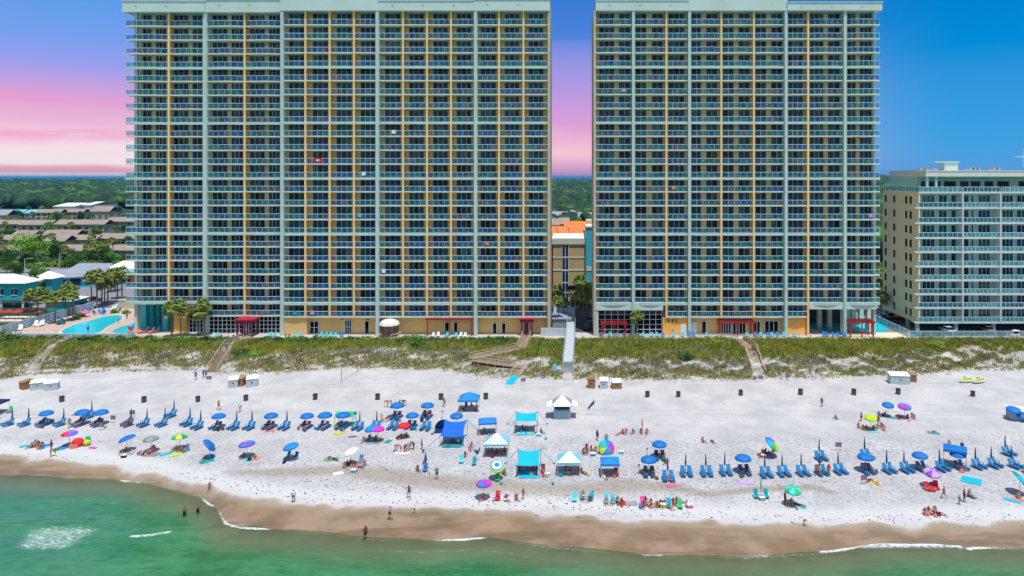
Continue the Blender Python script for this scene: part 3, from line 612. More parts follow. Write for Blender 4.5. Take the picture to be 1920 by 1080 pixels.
for i, (a, c) in enumerate(((1020,1049),(1050,1072),(1073,1099))):
    b = MB(om); x0, x1 = X(a,216), X(c,216); b.add([(x0,214.5,zr0),(x1,214.5,zr0),(x1-1.5,226,zr1+1.3),(x0-1.5,226,zr1+1.3),(x0,214.5,zr0-.4),(x1,214.5,zr0-.4),(x1-1.5,226,3.9),(x0-1.5,226,3.9)],
        [(0,1,2,3),(4,5,1,0),(5,6,2,1),(6,7,3,2),(7,4,0,3)]); b.build('roof', 'roof_orange', MH)
b = MB(om); b.gable(X(1060,232), 228, X(1098,232), 240, Z(431,230), Z(419,234)+.8); b.build('roof', 'roof_orange', MH)
MB(om).box(X(1060,232), 228.4, 3.9, X(1098,232), 239.6, Z(431,230)-.2).build('wall', 'hotel_tan', MH)
MB(om).box(X(1099,205), 204, 24, X(1120,205), 212, Z(413,205)).build('stair_tower', 'hotel_tan', MH)
# ------------------------------------------------------------------ deck, pool, walls
sheet('terrace', [(-131.5,153.4),(79,153.4),(79,176),(-131.5,190)], 4.0, 'concrete', th=.6)
sheet('pool_deck', [(-131,154),(-98,154),(-98,186),(-131,188)], 4.006, 'pavers')
POOL = [(112,622),(128,612),(150,605),(172,600),(196,592),(228,590),(232,597),(216,606),(200,613),(190,622),(175,626),(120,626)]
def smooth(pts, it=2):
    for _ in range(it):
        q = []
        for i in range(len(pts)): a, b = pts[i], pts[(i+1)%len(pts)]; q += [(.75*a[0]+.25*b[0], .75*a[1]+.25*b[1]), (.25*a[0]+.75*b[0], .25*a[1]+.75*b[1])]
        pts = q
    return pts
def water_mat(name, col):
    m = bpy.data.materials.new(name); m.use_nodes = True; b = m.node_tree.nodes['Principled BSDF']; t = NT(m.node_tree)
    g = t.n('ShaderNodeNewGeometry'); t.l(t.mix(t.rmap(t.noise(g.outputs['Position'], .5, 3), .35, .65), col, tuple(c*.8+.03 for c in col)), b.inputs['Base Color'])
    b.inputs['Roughness'].default_value = .08; bn = t.n('ShaderNodeBump'); bn.inputs['Strength'].default_value = .2; bn.inputs['Distance'].default_value = .03
    t.l(t.noise(g.outputs['Position'], 3, 3), bn.inputs['Height']); t.l(bn.outputs[0], b.inputs['Normal']); M[name] = m
water_mat('pool_water', (.0,.62,.72))
pw = [pxy(a, b, 4.05) for a, b in smooth(POOL)]
cx = sum(p[0] for p in pw)/len(pw); cy = sum(p[1] for p in pw)/len(pw)
sheet('pool_edge', [((x-cx)*1.07+cx, (y-cy)*1.05+cy) for x, y in pw], 4.04, 'cream')
sheet('pool_water', pw, 4.06, 'pool_water')
p2 = [pxy(a, b, 4.05) for a, b in smooth([(206,624),(216,616),(250,606),(290,598),(318,598),(318,612),(300,622),(260,625)])]
sheet('covered_pool_water', p2, 4.07, 'pool_water')
p3 = [pxy(a, b, 4.05) for a, b in smooth([(1512,608),(1540,598),(1640,598),(1662,612),(1668,622),(1620,622),(1560,618),(1518,618)])]
sheet('small_pool_water', p3, 4.06, 'pool_water')
sheet('right_terrace', [(62,153.6),(77,153.6),(77,160),(62,160)], 4.02, 'cream')
def fence(name, label, cat, p, q, h, step, mat_, z=4.0, solid=None, rails=(.95,.1), post=.09):
    L = math.dist(p, q); a = math.atan2(q[1]-p[1], q[0]-p[0]); rt = thing(name, label, cat, (p[0], p[1], z), a)
    n = max(1, int(L/step)); b = MB()
    for i in range(n+1): b.box(L*i/n-post/2, -post/2, 0, L*i/n+post/2, post/2, h)
    b.build('posts' if False else 'post_row', mat_, rt)
    b = MB()
    for r in rails: b.box(0, -.035, h*r-.06, L, .035, h*r+.04)
    b.build('rail', mat_, rt)
    if solid: MB().box(.05, -.015, h*.06, L-.05, .015, h*.93).build('panel', solid, rt)
    return rt
fence('privacy_fence', 'long pale blue fence on the left side of the pool', 'fence', (-132,158), (-132,189), 2.0, 2.4, 'white', solid='slate_blue')
fence('glass_fence', 'pale glass fence along the terrace left of the umbrellas, beside the pool', 'fence', (-131,153.9), (-98,153.9), 1.15, 2, 'white', solid='fence_glass')
fence('picket_fence', 'pale aqua picket fence between the two towers beside the long grey boardwalk', 'fence', (X(1015,156.4),156.4), (X(1060,156.4),156.4), 1.9, .28, 'white', solid='slate_blue', post=.12)
fence('glass_fence', 'aqua glass fence running back on the right side of the right tower', 'fence', (76.8,155.2), (76.8,172), 1.7, 2.1, 'trim', solid='fence_glass')
fence('glass_fence', 'blue glass fence in front of the lower hotel parking', 'fence', (76.9,155.0), (126,155.0), 1.5, 2.4, 'rail', solid='fence_glass')
fence('railing_fence', 'dark post and rail fence along the right tower terrace, left part', 'fence', (X(1117,153.8),153.8), (X(1372,153.8),153.8), 1.2, 2.2, 'wood_grey', rails=(.95,.55,.2))
fence('railing_fence', 'dark post and rail fence along the right tower terrace, right of the stairs', 'fence', (X(1396,153.8),153.8), (X(1520,153.8),153.8), 1.2, 2.2, 'wood_grey', rails=(.95,.55,.2))
fence('white_barrier', 'white barrier rail in front of the hotel parking lot', 'barrier', (84,153.2), (126,153.2), .8, 2.6, 'white', rails=(.9,.5))
rt = thing('stone_wall', 'tan stone garden wall behind the left pool', 'wall', (-115,189,4)); MB().box(-10,-.3,-.1,15,.3,2.3).build('wall', 'stone', rt); MB().box(-10.1,-.4,2.3,15.1,.4,2.5).build('coping', 'cream', rt)
# pergolas, gazebo, umbrellas of the terrace
def pergola(label, a, c, Y, zt, arch=False, dp=2.6, col='red_paint', cat='pergola'):
    x0, x1 = X(a, Y), X(c, Y); rt = thing('pergola', label, cat, ((x0+x1)/2, Y, 4)); w_ = (x1-x0)/2
    if arch: w_ *= 1.0
    for sx in (-1, 1):
        for sy in (0, 1): MB().box(sx*(w_-.2)-.14, sy*dp-.14, 0, sx*(w_-.2)+.14, sy*dp+.14, zt-4).build('post', col, rt)
    MB().box(-.12, -.12, 0, .12, .12, zt-4).build('post', col, rt)
    b = MB()
    for sy in (0, dp): b.box(-w_-.2, sy-.1, zt-4, w_+.2, sy+.1, zt-3.72)
    b.build('beam', col, rt)
    n = int(2*w_/.5); b = MB()
    for i in range(n+1): q = -w_+2*w_*i/n; b.box(q-.06, -.4, zt-3.72, q+.06, dp+.4, zt-3.5)
    b.build('slat_roof', col, rt)
    if arch: MB().prism([(-w_-.3,-.3),(w_+.3,-.3),(w_+.3,dp+.3),(-w_-.3,dp+.3)], zt-3.5, zt-3.1).build('canopy', 'crimson', rt)
    return rt
pergola('red pergola frame against the tan wall of the left tower, widest of the reds', 800, 886, 156.6, Z(600,156.6))
pergola('dark red canopy on posts at the left tower by the wooden stairs', 443, 474, 155.4, Z(606,155.4), True, col='maroon')
pergola('small red awning over the door above the zigzag boardwalk', 976, 999, 156.5, Z(604,156.5), True, .9, 'maroon')
pergola('dark red pergola at the left end of the right tower', 1128, 1175, 155.0, Z(609,155))
pergola('dark red pergola above the right wooden stairs', 1351, 1415, 155.8, Z(607,155.8))
pergola('red pergola by the covered pool at the right tower corner', 1593, 1639, 154.9, Z(606,154.9))
rt = thing('gazebo', 'white domed gazebo with dark red posts in front of the left tower', 'gazebo', (X(730,155.8),155.8,4))
for i in range(8): a = math.pi/4*i+.39; MB().tube((1.9*math.cos(a),1.9*math.sin(a),0),(1.9*math.cos(a),1.9*math.sin(a),2.9),.12,6).build('post', 'maroon', rt)
b = MB()
for j in range(4):
    ra, rb = 2.3*math.cos(j*.39), 2.3*math.cos((j+1)*.39) if j < 3 else .02; za, zb = 2.9+1.15*math.sin(j*.39), 2.9+1.15*math.sin((j+1)*.39)
    pa = [(ra*math.cos(math.pi/4*i+.39), ra*math.sin(math.pi/4*i+.39), za) for i in range(8)]; pb = [(rb*math.cos(math.pi/4*i+.39), rb*math.sin(math.pi/4*i+.39), zb) for i in range(8)]
    b.add(pa+pb, [(i,(i+1)%8,8+(i+1)%8,8+i) for i in range(8)])
b.prism([(2.35*math.cos(math.pi/4*i+.39),2.35*math.sin(math.pi/4*i+.39)) for i in range(8)], 2.75, 2.9); b.build('dome_roof', 'roof_white', rt)
MB().prism([(2.6*math.cos(math.pi/4*i+.39),2.6*math.sin(math.pi/4*i+.39)) for i in range(8)], -.5, .12).build('base', 'concrete', rt)
b = MB()
for i in range(8):
    a0, a1 = math.pi/4*i+.39, math.pi/4*(i+1)+.39
    if i != 5: b.tube((2.5*math.cos(a0),2.5*math.sin(a0),.95),(2.5*math.cos(a1),2.5*math.sin(a1),.95),.05,5).tube((2.5*math.cos(a0),2.5*math.sin(a0),.1),(2.5*math.cos(a0),2.5*math.sin(a0),.95),.05,5)
b.build('railing', 'white', rt)
# terrace chairs
def adir():
    t = thing('terrace_chair', '', 'chair')
    MB().obox((0,.0,.36),(.6,.6,.06),0,.1).build('seat','aqua',t); MB().obox((0,.34,.68),(.58,.07,.72),0,-.3).build('backrest','aqua',t)
    MB().box(-.36,-.3,.5,-.28,.35,.56).box(.28,-.3,.5,.36,.35,.56).box(-.36,-.3,0,-.28,-.22,.5).box(.28,-.3,0,.36,-.22,.5).box(-.36,.2,0,-.28,.28,.5).box(.28,.2,0,.36,.28,.5).build('frame','aqua',t)
    return t
AD = Proto(adir)
def recolor(o, m):
    for k in KIDS.get(o.name, []):
        if k.material_slots: setmat(k, 0, m)
chairs = [(552,'aqua'),(563,'aqua'),(602,'aqua'),(611,'aqua'),(620,'aqua'),(629,'aqua'),(640,'bluec'),(506,'aqua'),(514,'aqua'),(407,'aqua'),(812,'white'),(822,'white'),(838,'aqua'),(855,'aqua'),(864,'white'),(872,'white')]
chairs2 = [(1127,'bluec'),(1143,'aqua'),(1158,'aqua'),(1170,'bluec'),(1196,'aqua'),(1206,'aqua'),(1222,'aqua'),(1232,'aqua'),(1243,'bluec'),(1262,'aqua'),(1280,'aqua'),(1292,'bluec'),(1300,'bluec'),(1325,'aqua'),(1402,'aqua'),(1418,'bluec'),(1427,'aqua'),(1440,'bluec'),(1448,'aqua'),(1458,'bluec'),(1470,'aqua'),(1490,'aqua'),(1545,'bluec'),(1552,'bluec'),(1563,'bluec'),(1572,'bluec'),(1583,'bluec')]
cnm = {'aqua':'aqua','bluec':'blue','white':'white'}
for L, nm in ((chairs,'left'),(chairs2,'right')):
    for a, c in L:
        y = random.uniform(155.2, 156.0); o = AD.put((X(a,y), y, 4.01), random.uniform(-.3,.3), f'{cnm[c]} chair on the terrace in front of the {nm} tower', f'{cnm[c]} terrace chairs of the {nm} tower'); recolor(o, c)
# ------------------------------------------------------------------ boardwalks
def walk(label, segs, wd, m, mr, name='boardwalk', rail_h=1.05, cat='boardwalk'):
    """segs: list of (p, q, kind); p,q 3-D; kind 'flat' or 'steps'"""
    o0 = segs[0][0]; rt = thing(name, label, cat, o0)
    for (p, q, kind) in segs:
        p, q = Vector(p)-Vector(o0), Vector(q)-Vector(o0); d = q-p; L = math.hypot(d.x, d.y); u = Vector((d.x/L, d.y/L, 0)); n = Vector((-u.y, u.x, 0))
        b = MB(); N = max(2, int(L/(.42 if kind == 'steps' else .9)))
        for i in range(N):
            t0, t1 = i/N, (i+(.66 if kind == 'steps' else .985))/N; za = p.z+d.z*((i+.5)/N if kind == 'steps' else t0); zb = za if kind == 'steps' else p.z+d.z*t1
            A, Bq = p+u*L*t0, p+u*L*t1; h = wd/2
            c = [A+n*h, A-n*h, Bq-n*h, Bq+n*h]; zs = [za, za, zb, zb]
            vs = [(v.x, v.y, z-.08) for v, z in zip(c, zs)]+[(v.x, v.y, z) for v, z in zip(c, zs)]
            b.add(vs, [(0,1,2,3)[::-1],(4,5,6,7),(0,4,5,1)[::-1],(1,5,6,2)[::-1],(2,6,7,3)[::-1],(3,7,4,0)[::-1]])
        b.build('stairs' if kind == 'steps' else 'deck', m, rt)
        for s in (-1, 1):
            b = MB(); K = max(1, round(L/1.8)); h = wd/2+.06
            for i in range(K+1):
                t = i/K; c = p+u*L*t+n*s*h; z = p.z+d.z*t; b.tube((c.x,c.y,z-1.6),(c.x,c.y,z+rail_h),.06,4)
            for hh in (rail_h, rail_h*.6, .2): a = p+n*s*h; c = q+n*s*h; b.tube((a.x,a.y,a.z+hh),(c.x,c.y,c.z+hh),.055 if hh == rail_h else .04,4)
            b.build('handrail', mr, rt)
    return rt
def G(px, py, dz=.4): v = P(px, py); return (v.x, v.y, v.z+dz)
def W(px, y, z): return (X(px, y), y, z)
walk('weathered wooden beach stairs below the left pool', [(W(128,153.6,4.05), W(101,148,3.9),'flat'),(W(101,148,3.9), W(62,134.2,2.3),'steps')], 1.9, 'wood_grey', 'wood_pale', 'beach_stairs', cat='stairs')
walk('brown wooden beach stairs below the red canopy of the left tower', [(W(463,153.6,4.05), W(432,149,4.0),'flat'),(W(432,149,4.0), W(397,133.4,2.3),'steps')], 1.9, 'wood', 'wood_pale', 'beach_stairs', cat='stairs')
walk('wooden beach stairs with pale rails below the right tower', [(W(1384,153.6,4.05), W(1407,144,4.3),'flat'),(W(1407,144,4.3), W(1424,131.8,2.2),'steps')], 2.3, 'wood', 'wood_pale', 'beach_stairs', cat='stairs')
walk('long straight grey boardwalk between the towers down to the sand', [(W(1071,186,5.0), W(1070,154,5.3),'flat'),(W(1070,154,5.3), W(1065.5,134.5,4.1),'flat'),(W(1065.5,134.5,4.1), W(1064.5,130.8,2.2),'steps')], 1.9, 'grey_deck', 'slate_blue')
walk('brown wooden zigzag boardwalk ramp from the left tower to the sand', [(W(988,157,4.1), W(978,144.5,4.2),'flat'),(W(974,144.2,4.15), W(884,138.5,3.5),'flat'),(W(884,137.8,3.45), W(980,134.6,2.9),'flat'),(W(980,134.2,2.9), W(966,130.4,2.2),'flat')], 1.7, 'wood', 'wood_pale')
rt = thing('awning_arch', 'dark blue arched awning over the far end of the grey boardwalk', 'awning', W(1071,187,4))
b = MB()
for i in range(8):
    a0, a1 = math.pi*i/8, math.pi*(i+1)/8
    b.add([(1.25*math.cos(a0),0,5.6+.9*math.sin(a0)),(1.25*math.cos(a1),0,5.6+.9*math.sin(a1)),(1.25*math.cos(a1),2,5.6+.9*math.sin(a1)),(1.25*math.cos(a0),2,5.6+.9*math.sin(a0))],[(0,1,2,3)]); b.add([(0,0,5.6),(1.25*math.cos(a0),0,5.6+.9*math.sin(a0)),(1.25*math.cos(a1),0,5.6+.9*math.sin(a1))],[(0,1,2)])
b.build('canopy', 'navy', rt)
for s in (-1,1): MB().tube((s*1.2,.1,0),(s*1.2,.1,5.6),.08).build('post','pole',rt)
MB().box(-.9,-.06,3.6,.9,.0,4.6).build('sign','cream',rt)
def mat_sheet(name, label, cat, pts, m, group=None):
    Q = [P(a, b) for a, b in pts]; o = Q[0]; b = MB(tuple(o)); n = len(Q)
    b.add([(q.x,q.y,q.z+.01) for q in Q]+[(q.x,q.y,q.z+.075) for q in Q], [tuple(range(n,2*n))]+[(i,(i+1)%n,n+(i+1)%n,n+i) for i in range(n)]); ob = b.build(name, m); ob.location = o; return tag(ob, label, cat, group)
mat_sheet('access_mat', 'bright blue access mat at the foot of the zigzag boardwalk', 'mat', [(947,721),(962,721),(975,704),(960,704)], 'turq')
# ------------------------------------------------------------------ beach furniture prototypes
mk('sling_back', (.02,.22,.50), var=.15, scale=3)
def lounger():
    t = thing('beach_lounger', '', 'lounger')
    MB().box(-.3,-.8,.24,-.24,.35,.3).box(.24,-.8,.24,.3,.35,.3).box(-.3,-.84,.24,.3,-.78,.3).build('frame','frame_blue',t)
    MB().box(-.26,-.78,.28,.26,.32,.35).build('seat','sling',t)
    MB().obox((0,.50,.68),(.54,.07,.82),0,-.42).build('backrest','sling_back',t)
    for sy in (-.65, .25): MB().box(-.3,sy-.03,0,-.24,sy+.03,.24).box(.24,sy-.03,0,.3,sy+.03,.24).build('leg','frame_blue',t)
    for s in (-1,1): MB().box(s*.32-.04,-.1,.52,s*.32+.04,.45,.57).box(s*.32-.03,-.08,.3,s*.32+.03,-.02,.52).build('armrest','frame_blue',t)
    return t
def canopy_mesh(r, h, z, cols, g=8, valance=.14):
    b = MB()
    for i in range(g):
        m = i % len(cols) if len(cols) > 1 else 0
        prev = None
        for j in range(5):
            f0 = j/4*math.pi/2*.92; rad = r*math.sin(f0)/math.sin(math.pi/2*.92); zz_ = z+h*(math.cos(f0)-math.cos(math.pi/2*.92))
            a0, a1 = 2*math.pi*i/g, 2*math.pi*(i+1)/g; am = (a0+a1)/2
            ring = [(rad*math.cos(a0),rad*math.sin(a0),zz_),(rad*.965*math.cos(am),rad*.965*math.sin(am),zz_-(.03*j/4)),(rad*math.cos(a1),rad*math.sin(a1),zz_)]
            if prev: b.add(prev+ring, [(0,3,4,1),(1,4,5,2)], m)
            prev = ring
        b.add(prev+[(x,y,q-valance) for x,y,q in prev], [(0,3,4,1),(1,4,5,2)], m)
    return b.mesh('canopy', cols, True)
def umb_open(cols=('umb',), r=1.07, z=1.85, tilt=0, taz=0, h=.5):
    def fn():
        t = thing('beach_umbrella', '', 'umbrella')
        c = link('canopy', canopy_mesh(r, h, 0, list(cols)), t, (0,0,z))
        MB().tube((0,0,-.2),(0,0,z+.02),.035,6).build('pole','pole',t)
        f = MB().tube((0,0,h),(0,0,h+.16),.025,5).build('finial','pole',c)
        if tilt:
            Rm = (Matrix.Rotation(taz,4,'Z') @ Matrix.Rotation(tilt,4,'X')).to_euler(); c.rotation_euler = Rm
        return t
    return fn
def umb_closed(col='umb_fold', hgt=2.65, r=.125):
    def fn():
        t = thing('folded_umbrella', '', 'umbrella')
        MB().tube((0,0,.95),(0,0,1.25),.06,8,0,r).tube((0,0,1.25),(0,0,hgt-.12),r,8,0,.05).build('canopy',col,t)
        MB().tube((0,0,-.1),(0,0,hgt),.03,6).build('pole','pole_dark',t); return t
    return fn
LG = Proto(lounger); UO = Proto(umb_open()); UF = Proto(umb_closed())
def heading(px): return math.radians(float(np.interp(px, [0,350,700,1300,1600,1900],[-36,-30,-14,0,14,27])))
ORD = ['zeroth','first','second','third','fourth','fifth','sixth','seventh','eighth','ninth','tenth','eleventh','twelfth','thirteenth','fourteenth','fifteenth','sixteenth','seventeenth','eighteenth','nineteenth','twentieth','twenty-first','twenty-second','twenty-third','twenty-fourth','twenty-fifth','twenty-sixth','twenty-seventh','twenty-eighth','twenty-ninth','thirtieth','thirty-first']
LEFTROW = [(-12,797,'F'),(15,797,'F'),(46,797,'F'),(79,798,'O'),(112,797,'F'),(147,798,'O'),(165,783,'F'),(182,798,'O'),(239,798,'F'),(269,798,'F'),(303,798,'F'),(320,781,'F'),(350,797,'F'),(370,803,'F'),(404,804,'O'),(438,804,'F'),(467,804,'F'),(503,804,'O'),(533,804,'F'),(571,804,'O'),(605,804,'O'),(640,804,'O'),(671,805,'F'),(703,804,'F'),(737,804,'F'),(742,785,'O'),(770,803,'O'),(799,784,'O'),(798,805,'F')]
RIGHTROW = [(1217,892,'O'),(1237,861,'O'),(1253,900,'F'),(1287,891,'F'),(1325,891,'F'),(1361,889,'F'),(1396,889,'O'),(1437,893,'F'),(1470,891,'F'),(1506,890,'F'),(1540,862,'F'),(1541,889,'F'),(1576,887,'F'),(1626,859,'F'),(1628,887,'O'),(1668,885,'F'),(1701,884,'F'),(1731,882,'O'),(1768,881,'F'),(1803,880,'O'),(1836,877,'F'),(1866,875,'F'),(1892,853,'F'),(1904,876,'F'),(1932,888,'F')]
SEATS = []
for side, L in (('left',LEFTROW),('right',RIGHTROW)):
    L = sorted(L); cnt = {'O':0,'F':0}
    for i, (px, py, stt) in enumerate(L):
        p = P(px, py); h = heading(px); u = Vector((math.cos(h), math.sin(h), 0)); v = Vector((-math.sin(h), math.cos(h), 0))
        cnt[stt] += 1; od = ORD[cnt[stt]]; wn = 'open' if stt == 'O' else 'folded'
        q = p+v*.55
        if stt == 'O': UO.put(q, h+random.uniform(0,.7), f'open plain blue rental umbrella, {od} from the left in the {side} lounger row', None, random.uniform(.96,1.05))
        else: UF.put(q, h, f'folded navy umbrella, {od} from the left in the {side} lounger row', None, random.uniform(.96,1.04))
        for s, sn in ((-1,'left'),(1,'right')):
            w_ = p+u*s*.46; w_.z = float(gz(w_.x, w_.y)); hh = h+s*random.uniform(.0,.09)
            LG.put(w_, hh, f'blue lounger {sn} of the {od} {wn} umbrella of the {side} row', None)
            SEATS.append((w_, hh, f'{od} {wn} umbrella of the {side} row', sn, px, stt))
# own umbrellas of the visitors
OWN = [(130,836,('magenta','bluec','turq','green_cloth','yellow','red'),0.0,0,'rainbow umbrella above the red tent on the far left',1.06),
 (238,846,('umb',),.32,-1.57,'blue umbrella tilted to the left beside the grey umbrella',1.10),(283,847,('slategrey','grey'),.05,-1.57,'grey umbrella standing between blue and lime ones',1.06),
 (337,842,('lime','green_cloth','yellow','teal'),.0,0,'lime and green striped umbrella on the left sand',1.10),(393,859,('umb',),.85,1.95,'blue umbrella tilted steeply on its side near the water',1.10),
 (463,857,('purple','bluec','turq','green_cloth','yellow','red'),.1,-1.2,'rainbow umbrella left of the tilted teal blue one near water',1.10),(545,862,('canopy_blue',),.22,-1.0,'teal blue umbrella over two beach chairs near the water',1.06),
 (697,827,('canopy_blue',),.15,-1.2,'light blue umbrella touching the pink umbrella',1.06),(709,828,('magenta',),.0,0,'pink umbrella touching the light blue umbrella',.95),(757,821,('red',),.0,.3,'red umbrella in front of the middle loungers',1.01),
 (856,802,('umb',),.1,0,'blue umbrella just behind the royal blue sun shade',1.01),(1448,857,('magenta','purple','bluec','turq','green_cloth','lime','yellow','coral'),.75,1.15,'large rainbow umbrella tilted right beside a sitting family',1.20),
 (1487,948,('green_cloth','aqua'),.1,0,'green umbrella near the wet sand on the right',1.01),(1748,914,('lilac','purple','lilac'),.2,.2,'lilac umbrella over red beach chairs',1.06),
 (1665,781,('umb',),.15,0,'small blue umbrella left of the pink and blue one',.95),(1696,784,('bluec','magenta','purple'),.15,0,'pink and blue umbrella on the upper right sand',1.06),
 (1632,806,('lime',),.1,0,'lime green umbrella over a ring of seated people',1.01),(1912,926,('teal','turq'),.85,1.3,'teal umbrella tilted right at the right edge',1.20),
 (907,935,('purple','magenta','bluec'),.0,0,'purple and pink umbrella near the wet sand',0.97),(658,872,('white',),.4,-1.4,'white umbrella tilted left above a sunbathing group',1.0)]
for (px, py, cols, ti, ta, lab, r) in OWN:
    t = umb_open(cols, r, 1.85, ti, ta, .42)(); t.location = P(px, py); tag(t, lab)
t = umb_open(('yellow','turq','white','bluec'), 1.0, 1.75, .5, 0, .35)(); t.location = P(932,899); tag(t, 'striped yellow and blue round umbrella left of the turquoise shade')
# ring pattern of that umbrella: concentric rings by radius
me = [k for k in KIDS[t.name] if k.name.startswith('canopy')][0].data
for pl in me.polygons:
    rr = math.hypot(pl.center.x, pl.center.y); pl.material_index = 3 if rr < .34 else (2 if rr < .55 else (1 if rr < .78 else 0))
t = umb_open(('purple','bluec','turq','green_cloth','lime','bluec','teal','magenta'), 1.2, .75, .95, .25, .4)(); t.location = P(1137,850); tag(t, 'rainbow umbrella lying on the sand behind the white canopy')
for px, py, m, hg, lab, r in ((1427,930,'teal',2.2,'folded teal umbrella between two teal chairs',.09),(798,880,'umb_fold',2.3,'wide folded navy umbrella beside a sitting woman near water',.22),(829,785,'lime',1.3,'short folded lime umbrella behind the blue dome tent',.16),(1213,857,'lime',1.3,'short folded lime umbrella, upper of the right two',.16),(1198,889,'lime',1.3,'short folded lime umbrella, lower of the right two',.16)):
    t = umb_closed(m, hg, r)(); t.location = P(px, py); tag(t, lab)
t = umb_closed('umb_fold', 2.1, .2)(); t.location = P(888,864); t.rotation_euler = (0,.45,0); tag(t, 'leaning folded navy umbrella right of the royal blue shade')
# canopies
def canopy(label, px0, px1, py, hz, peak, m, dpt=3.0, rz=0, m2=None):
    cx = (px0+px1)/2; p = P(cx, py); wd = (px1-px0)/F*p.y; t = thing('canopy_tent', label, 'canopy', p, rz); h = wd/2; d = dpt/2
    for sx in (-1,1):
        for sy in (-1,1): MB().tube((sx*(h-.05),sy*(d-.05),-.1),(sx*(h-.1),sy*(d-.1),hz),.035,5).build('leg','pole',t)
    b = MB(); hz2 = hz+peak
    top = [(-h,-d,hz),(h,-d,hz),(h,d,hz),(-h,d,hz)]; ap = [(-.12*h,0,hz2),(.12*h,0,hz2)]
    b.add(top+ap, [(0,1,5,4),(1,2,5),(2,3,4,5),(3,0,4)], 0)
    for (i, j) in ((0,1),(1,2),(2,3),(3,0)):
        a, c = top[i], top[j]; b.add([a,c,(c[0],c[1],hz-.28),(a[0],a[1],hz-.28)], [(0,1,2,3)], 1 if m2 else 0)
    b.f[1:4] = b.f[1:4]; bm_ = b
    if m2: bm_.m[1] = bm_.m[2] = bm_.m[3] = 1
    b.build('canopy_top', [m, m2 or m], t); b = MB()
    for sx in (-1,1): b.tube((sx*h*.97,-d*.97,hz-.05),(sx*h*.97,d*.97,hz-.05),.025,4)
    for sy in (-1,1): b.tube((-h*.97,sy*d*.97,hz-.05),(h*.97,sy*d*.97,hz-.05),.025,4)
    b.build('frame','pole',t); return t
canopy('blue peaked canopy in the middle sand, farthest from the water', 861, 898, 768, 2.0, .9, 'canopy_blue')
canopy('small blue canopy with thin legs right of the royal blue shade', 897, 931, 812, 1.9, .5, 'bluec', 2.2, .15)
canopy('white canopy with teal sides behind the striped umbrella', 909, 954, 851, 1.9, 1.0, 'canopy_white', 2.8, 0, 'canopy_teal')
canopy('white canopy with teal sides right of the turquoise shade', 1045, 1089, 885, 1.8, .95, 'canopy_white', 2.8, 0, 'canopy_teal')
canopy('square blue canopy left of the right lounger row', 1126, 1161, 889, 1.8, .35, 'canopy_blue', 2.4)
canopy('flat blue canopy tilted over the far right loungers', 1771, 1810, 873, 2.4, .12, 'umb', 2.4, -.5)
canopy('small white framed blue canopy at the left picture edge', -22, 8, 775, 2.0, .35, 'navy', 2.4)
def sail(label, px0, px1, py_back, py_front, m, zb=2.0, front_drop=.6, bags='teal', floor=None, guys=1.6, dd=1.6):
    cx = (px0+px1)/2; p = P(cx, (py_back+py_front)/2); wd = (px1-px0)/F*p.y; t = thing('sun_shade', label, 'sun shade', p); h = wd/2; d = dd
    b = MB(); N = 8
    def pt(u, v):   # u -1..1, v 0 back .. 1 front
        x = h*u*(1-.14*(1-u*u)*0)*(1-.12*math.sin(math.pi*v)); z = zb-(zb-front_drop)*v**1.2+.2*u*u*(1-2*v*0)-.1
        y = d-2*d*v-.3*(1-u*u)*(1-2*v)
        return (x, y, z)
    g = [[pt(-1+2*i/N, j/N) for i in range(N+1)] for j in range(N+1)]
    vs = [q for r_ in g for q in r_]; fs = [(j*(N+1)+i, j*(N+1)+i+1, (j+1)*(N+1)+i+1, (j+1)*(N+1)+i) for j in range(N) for i in range(N)]
    b.add(vs, fs); b.build('fabric', m, t, True)
    cor = [g[0][0], g[0][-1], g[-1][0], g[-1][-1]]
    for c in cor: MB().tube((c[0]*.97,c[1],-.1),(c[0],c[1],c[2]+.05),.035,5).build('pole','pole_dark',t)
    for k, c in enumerate(cor):
        e = (c[0]+(guys if c[0] > 0 else -guys), c[1]+(.9 if k < 2 else -1.9), .12)
        MB().tube(c, e, .03, 4).build('guy_strap', m, t); MB().sphere(e, .2, 7, 5, sc=(1,1,.7)).build('sand_bag', bags, t)
    if floor:
        b = MB(); b.box(-h*.8, -d*1.0-.3, .02, h*.8, d*.4, .06); o = b.build('ground_sheet', floor); o.location = p; tag(o, {'royal':'teal ground sheet under the royal blue sun shade','aqua':'aqua ground sheet under the farther turquoise shade'}.get(m if m=='royal' else floor, 'turquoise ground sheet under the nearer turquoise shade'), 'ground sheet')
    return t
sail('royal blue sun shade with stretched straps in the middle of the beach', 829, 873, 818, 838, 'royal', 2.5, 1.35, 'navy', 'teal', 2.0, 1.75)
sail('turquoise sun shade behind, the farther of two alike', 966, 1008, 796, 818, 'turq', 2.3, 1.9, 'teal', 'aqua', 1.4, 1.5)
sail('turquoise sun shade nearer the water between two white canopies', 970, 1013, 878, 893, 'turq', 2.4, 1.5, 'teal', 'turq', 1.8, 1.6)
t = thing('sun_shade', 'green sun shade on a frame behind the left lounger row', 'sun shade', P(648,797)); b = MB()
for i in range(6):
    a0, a1 = .5+1.9*i/6, .5+1.9*(i+1)/6
    b.add([(-1.45,1.2*math.cos(a0),.5+1.6*math.sin(a0)),(1.45,1.2*math.cos(a0),.5+1.6*math.sin(a0)),(1.45,1.2*math.cos(a1),.5+1.6*math.sin(a1)),(-1.45,1.2*math.cos(a1),.5+1.6*math.sin(a1))], [(0,1,2,3)])
b.build('fabric','green_cloth',t,True)
for s in (-1,1):
    MB().tube((s*1.4,-1.3,-.1),(s*1.4,-.6,1.95),.045,5).build('pole','green_cloth',t); MB().tube((s*1.4,1.2,-.1),(s*1.4,-.3,2.05),.045,5).build('pole','green_cloth',t)
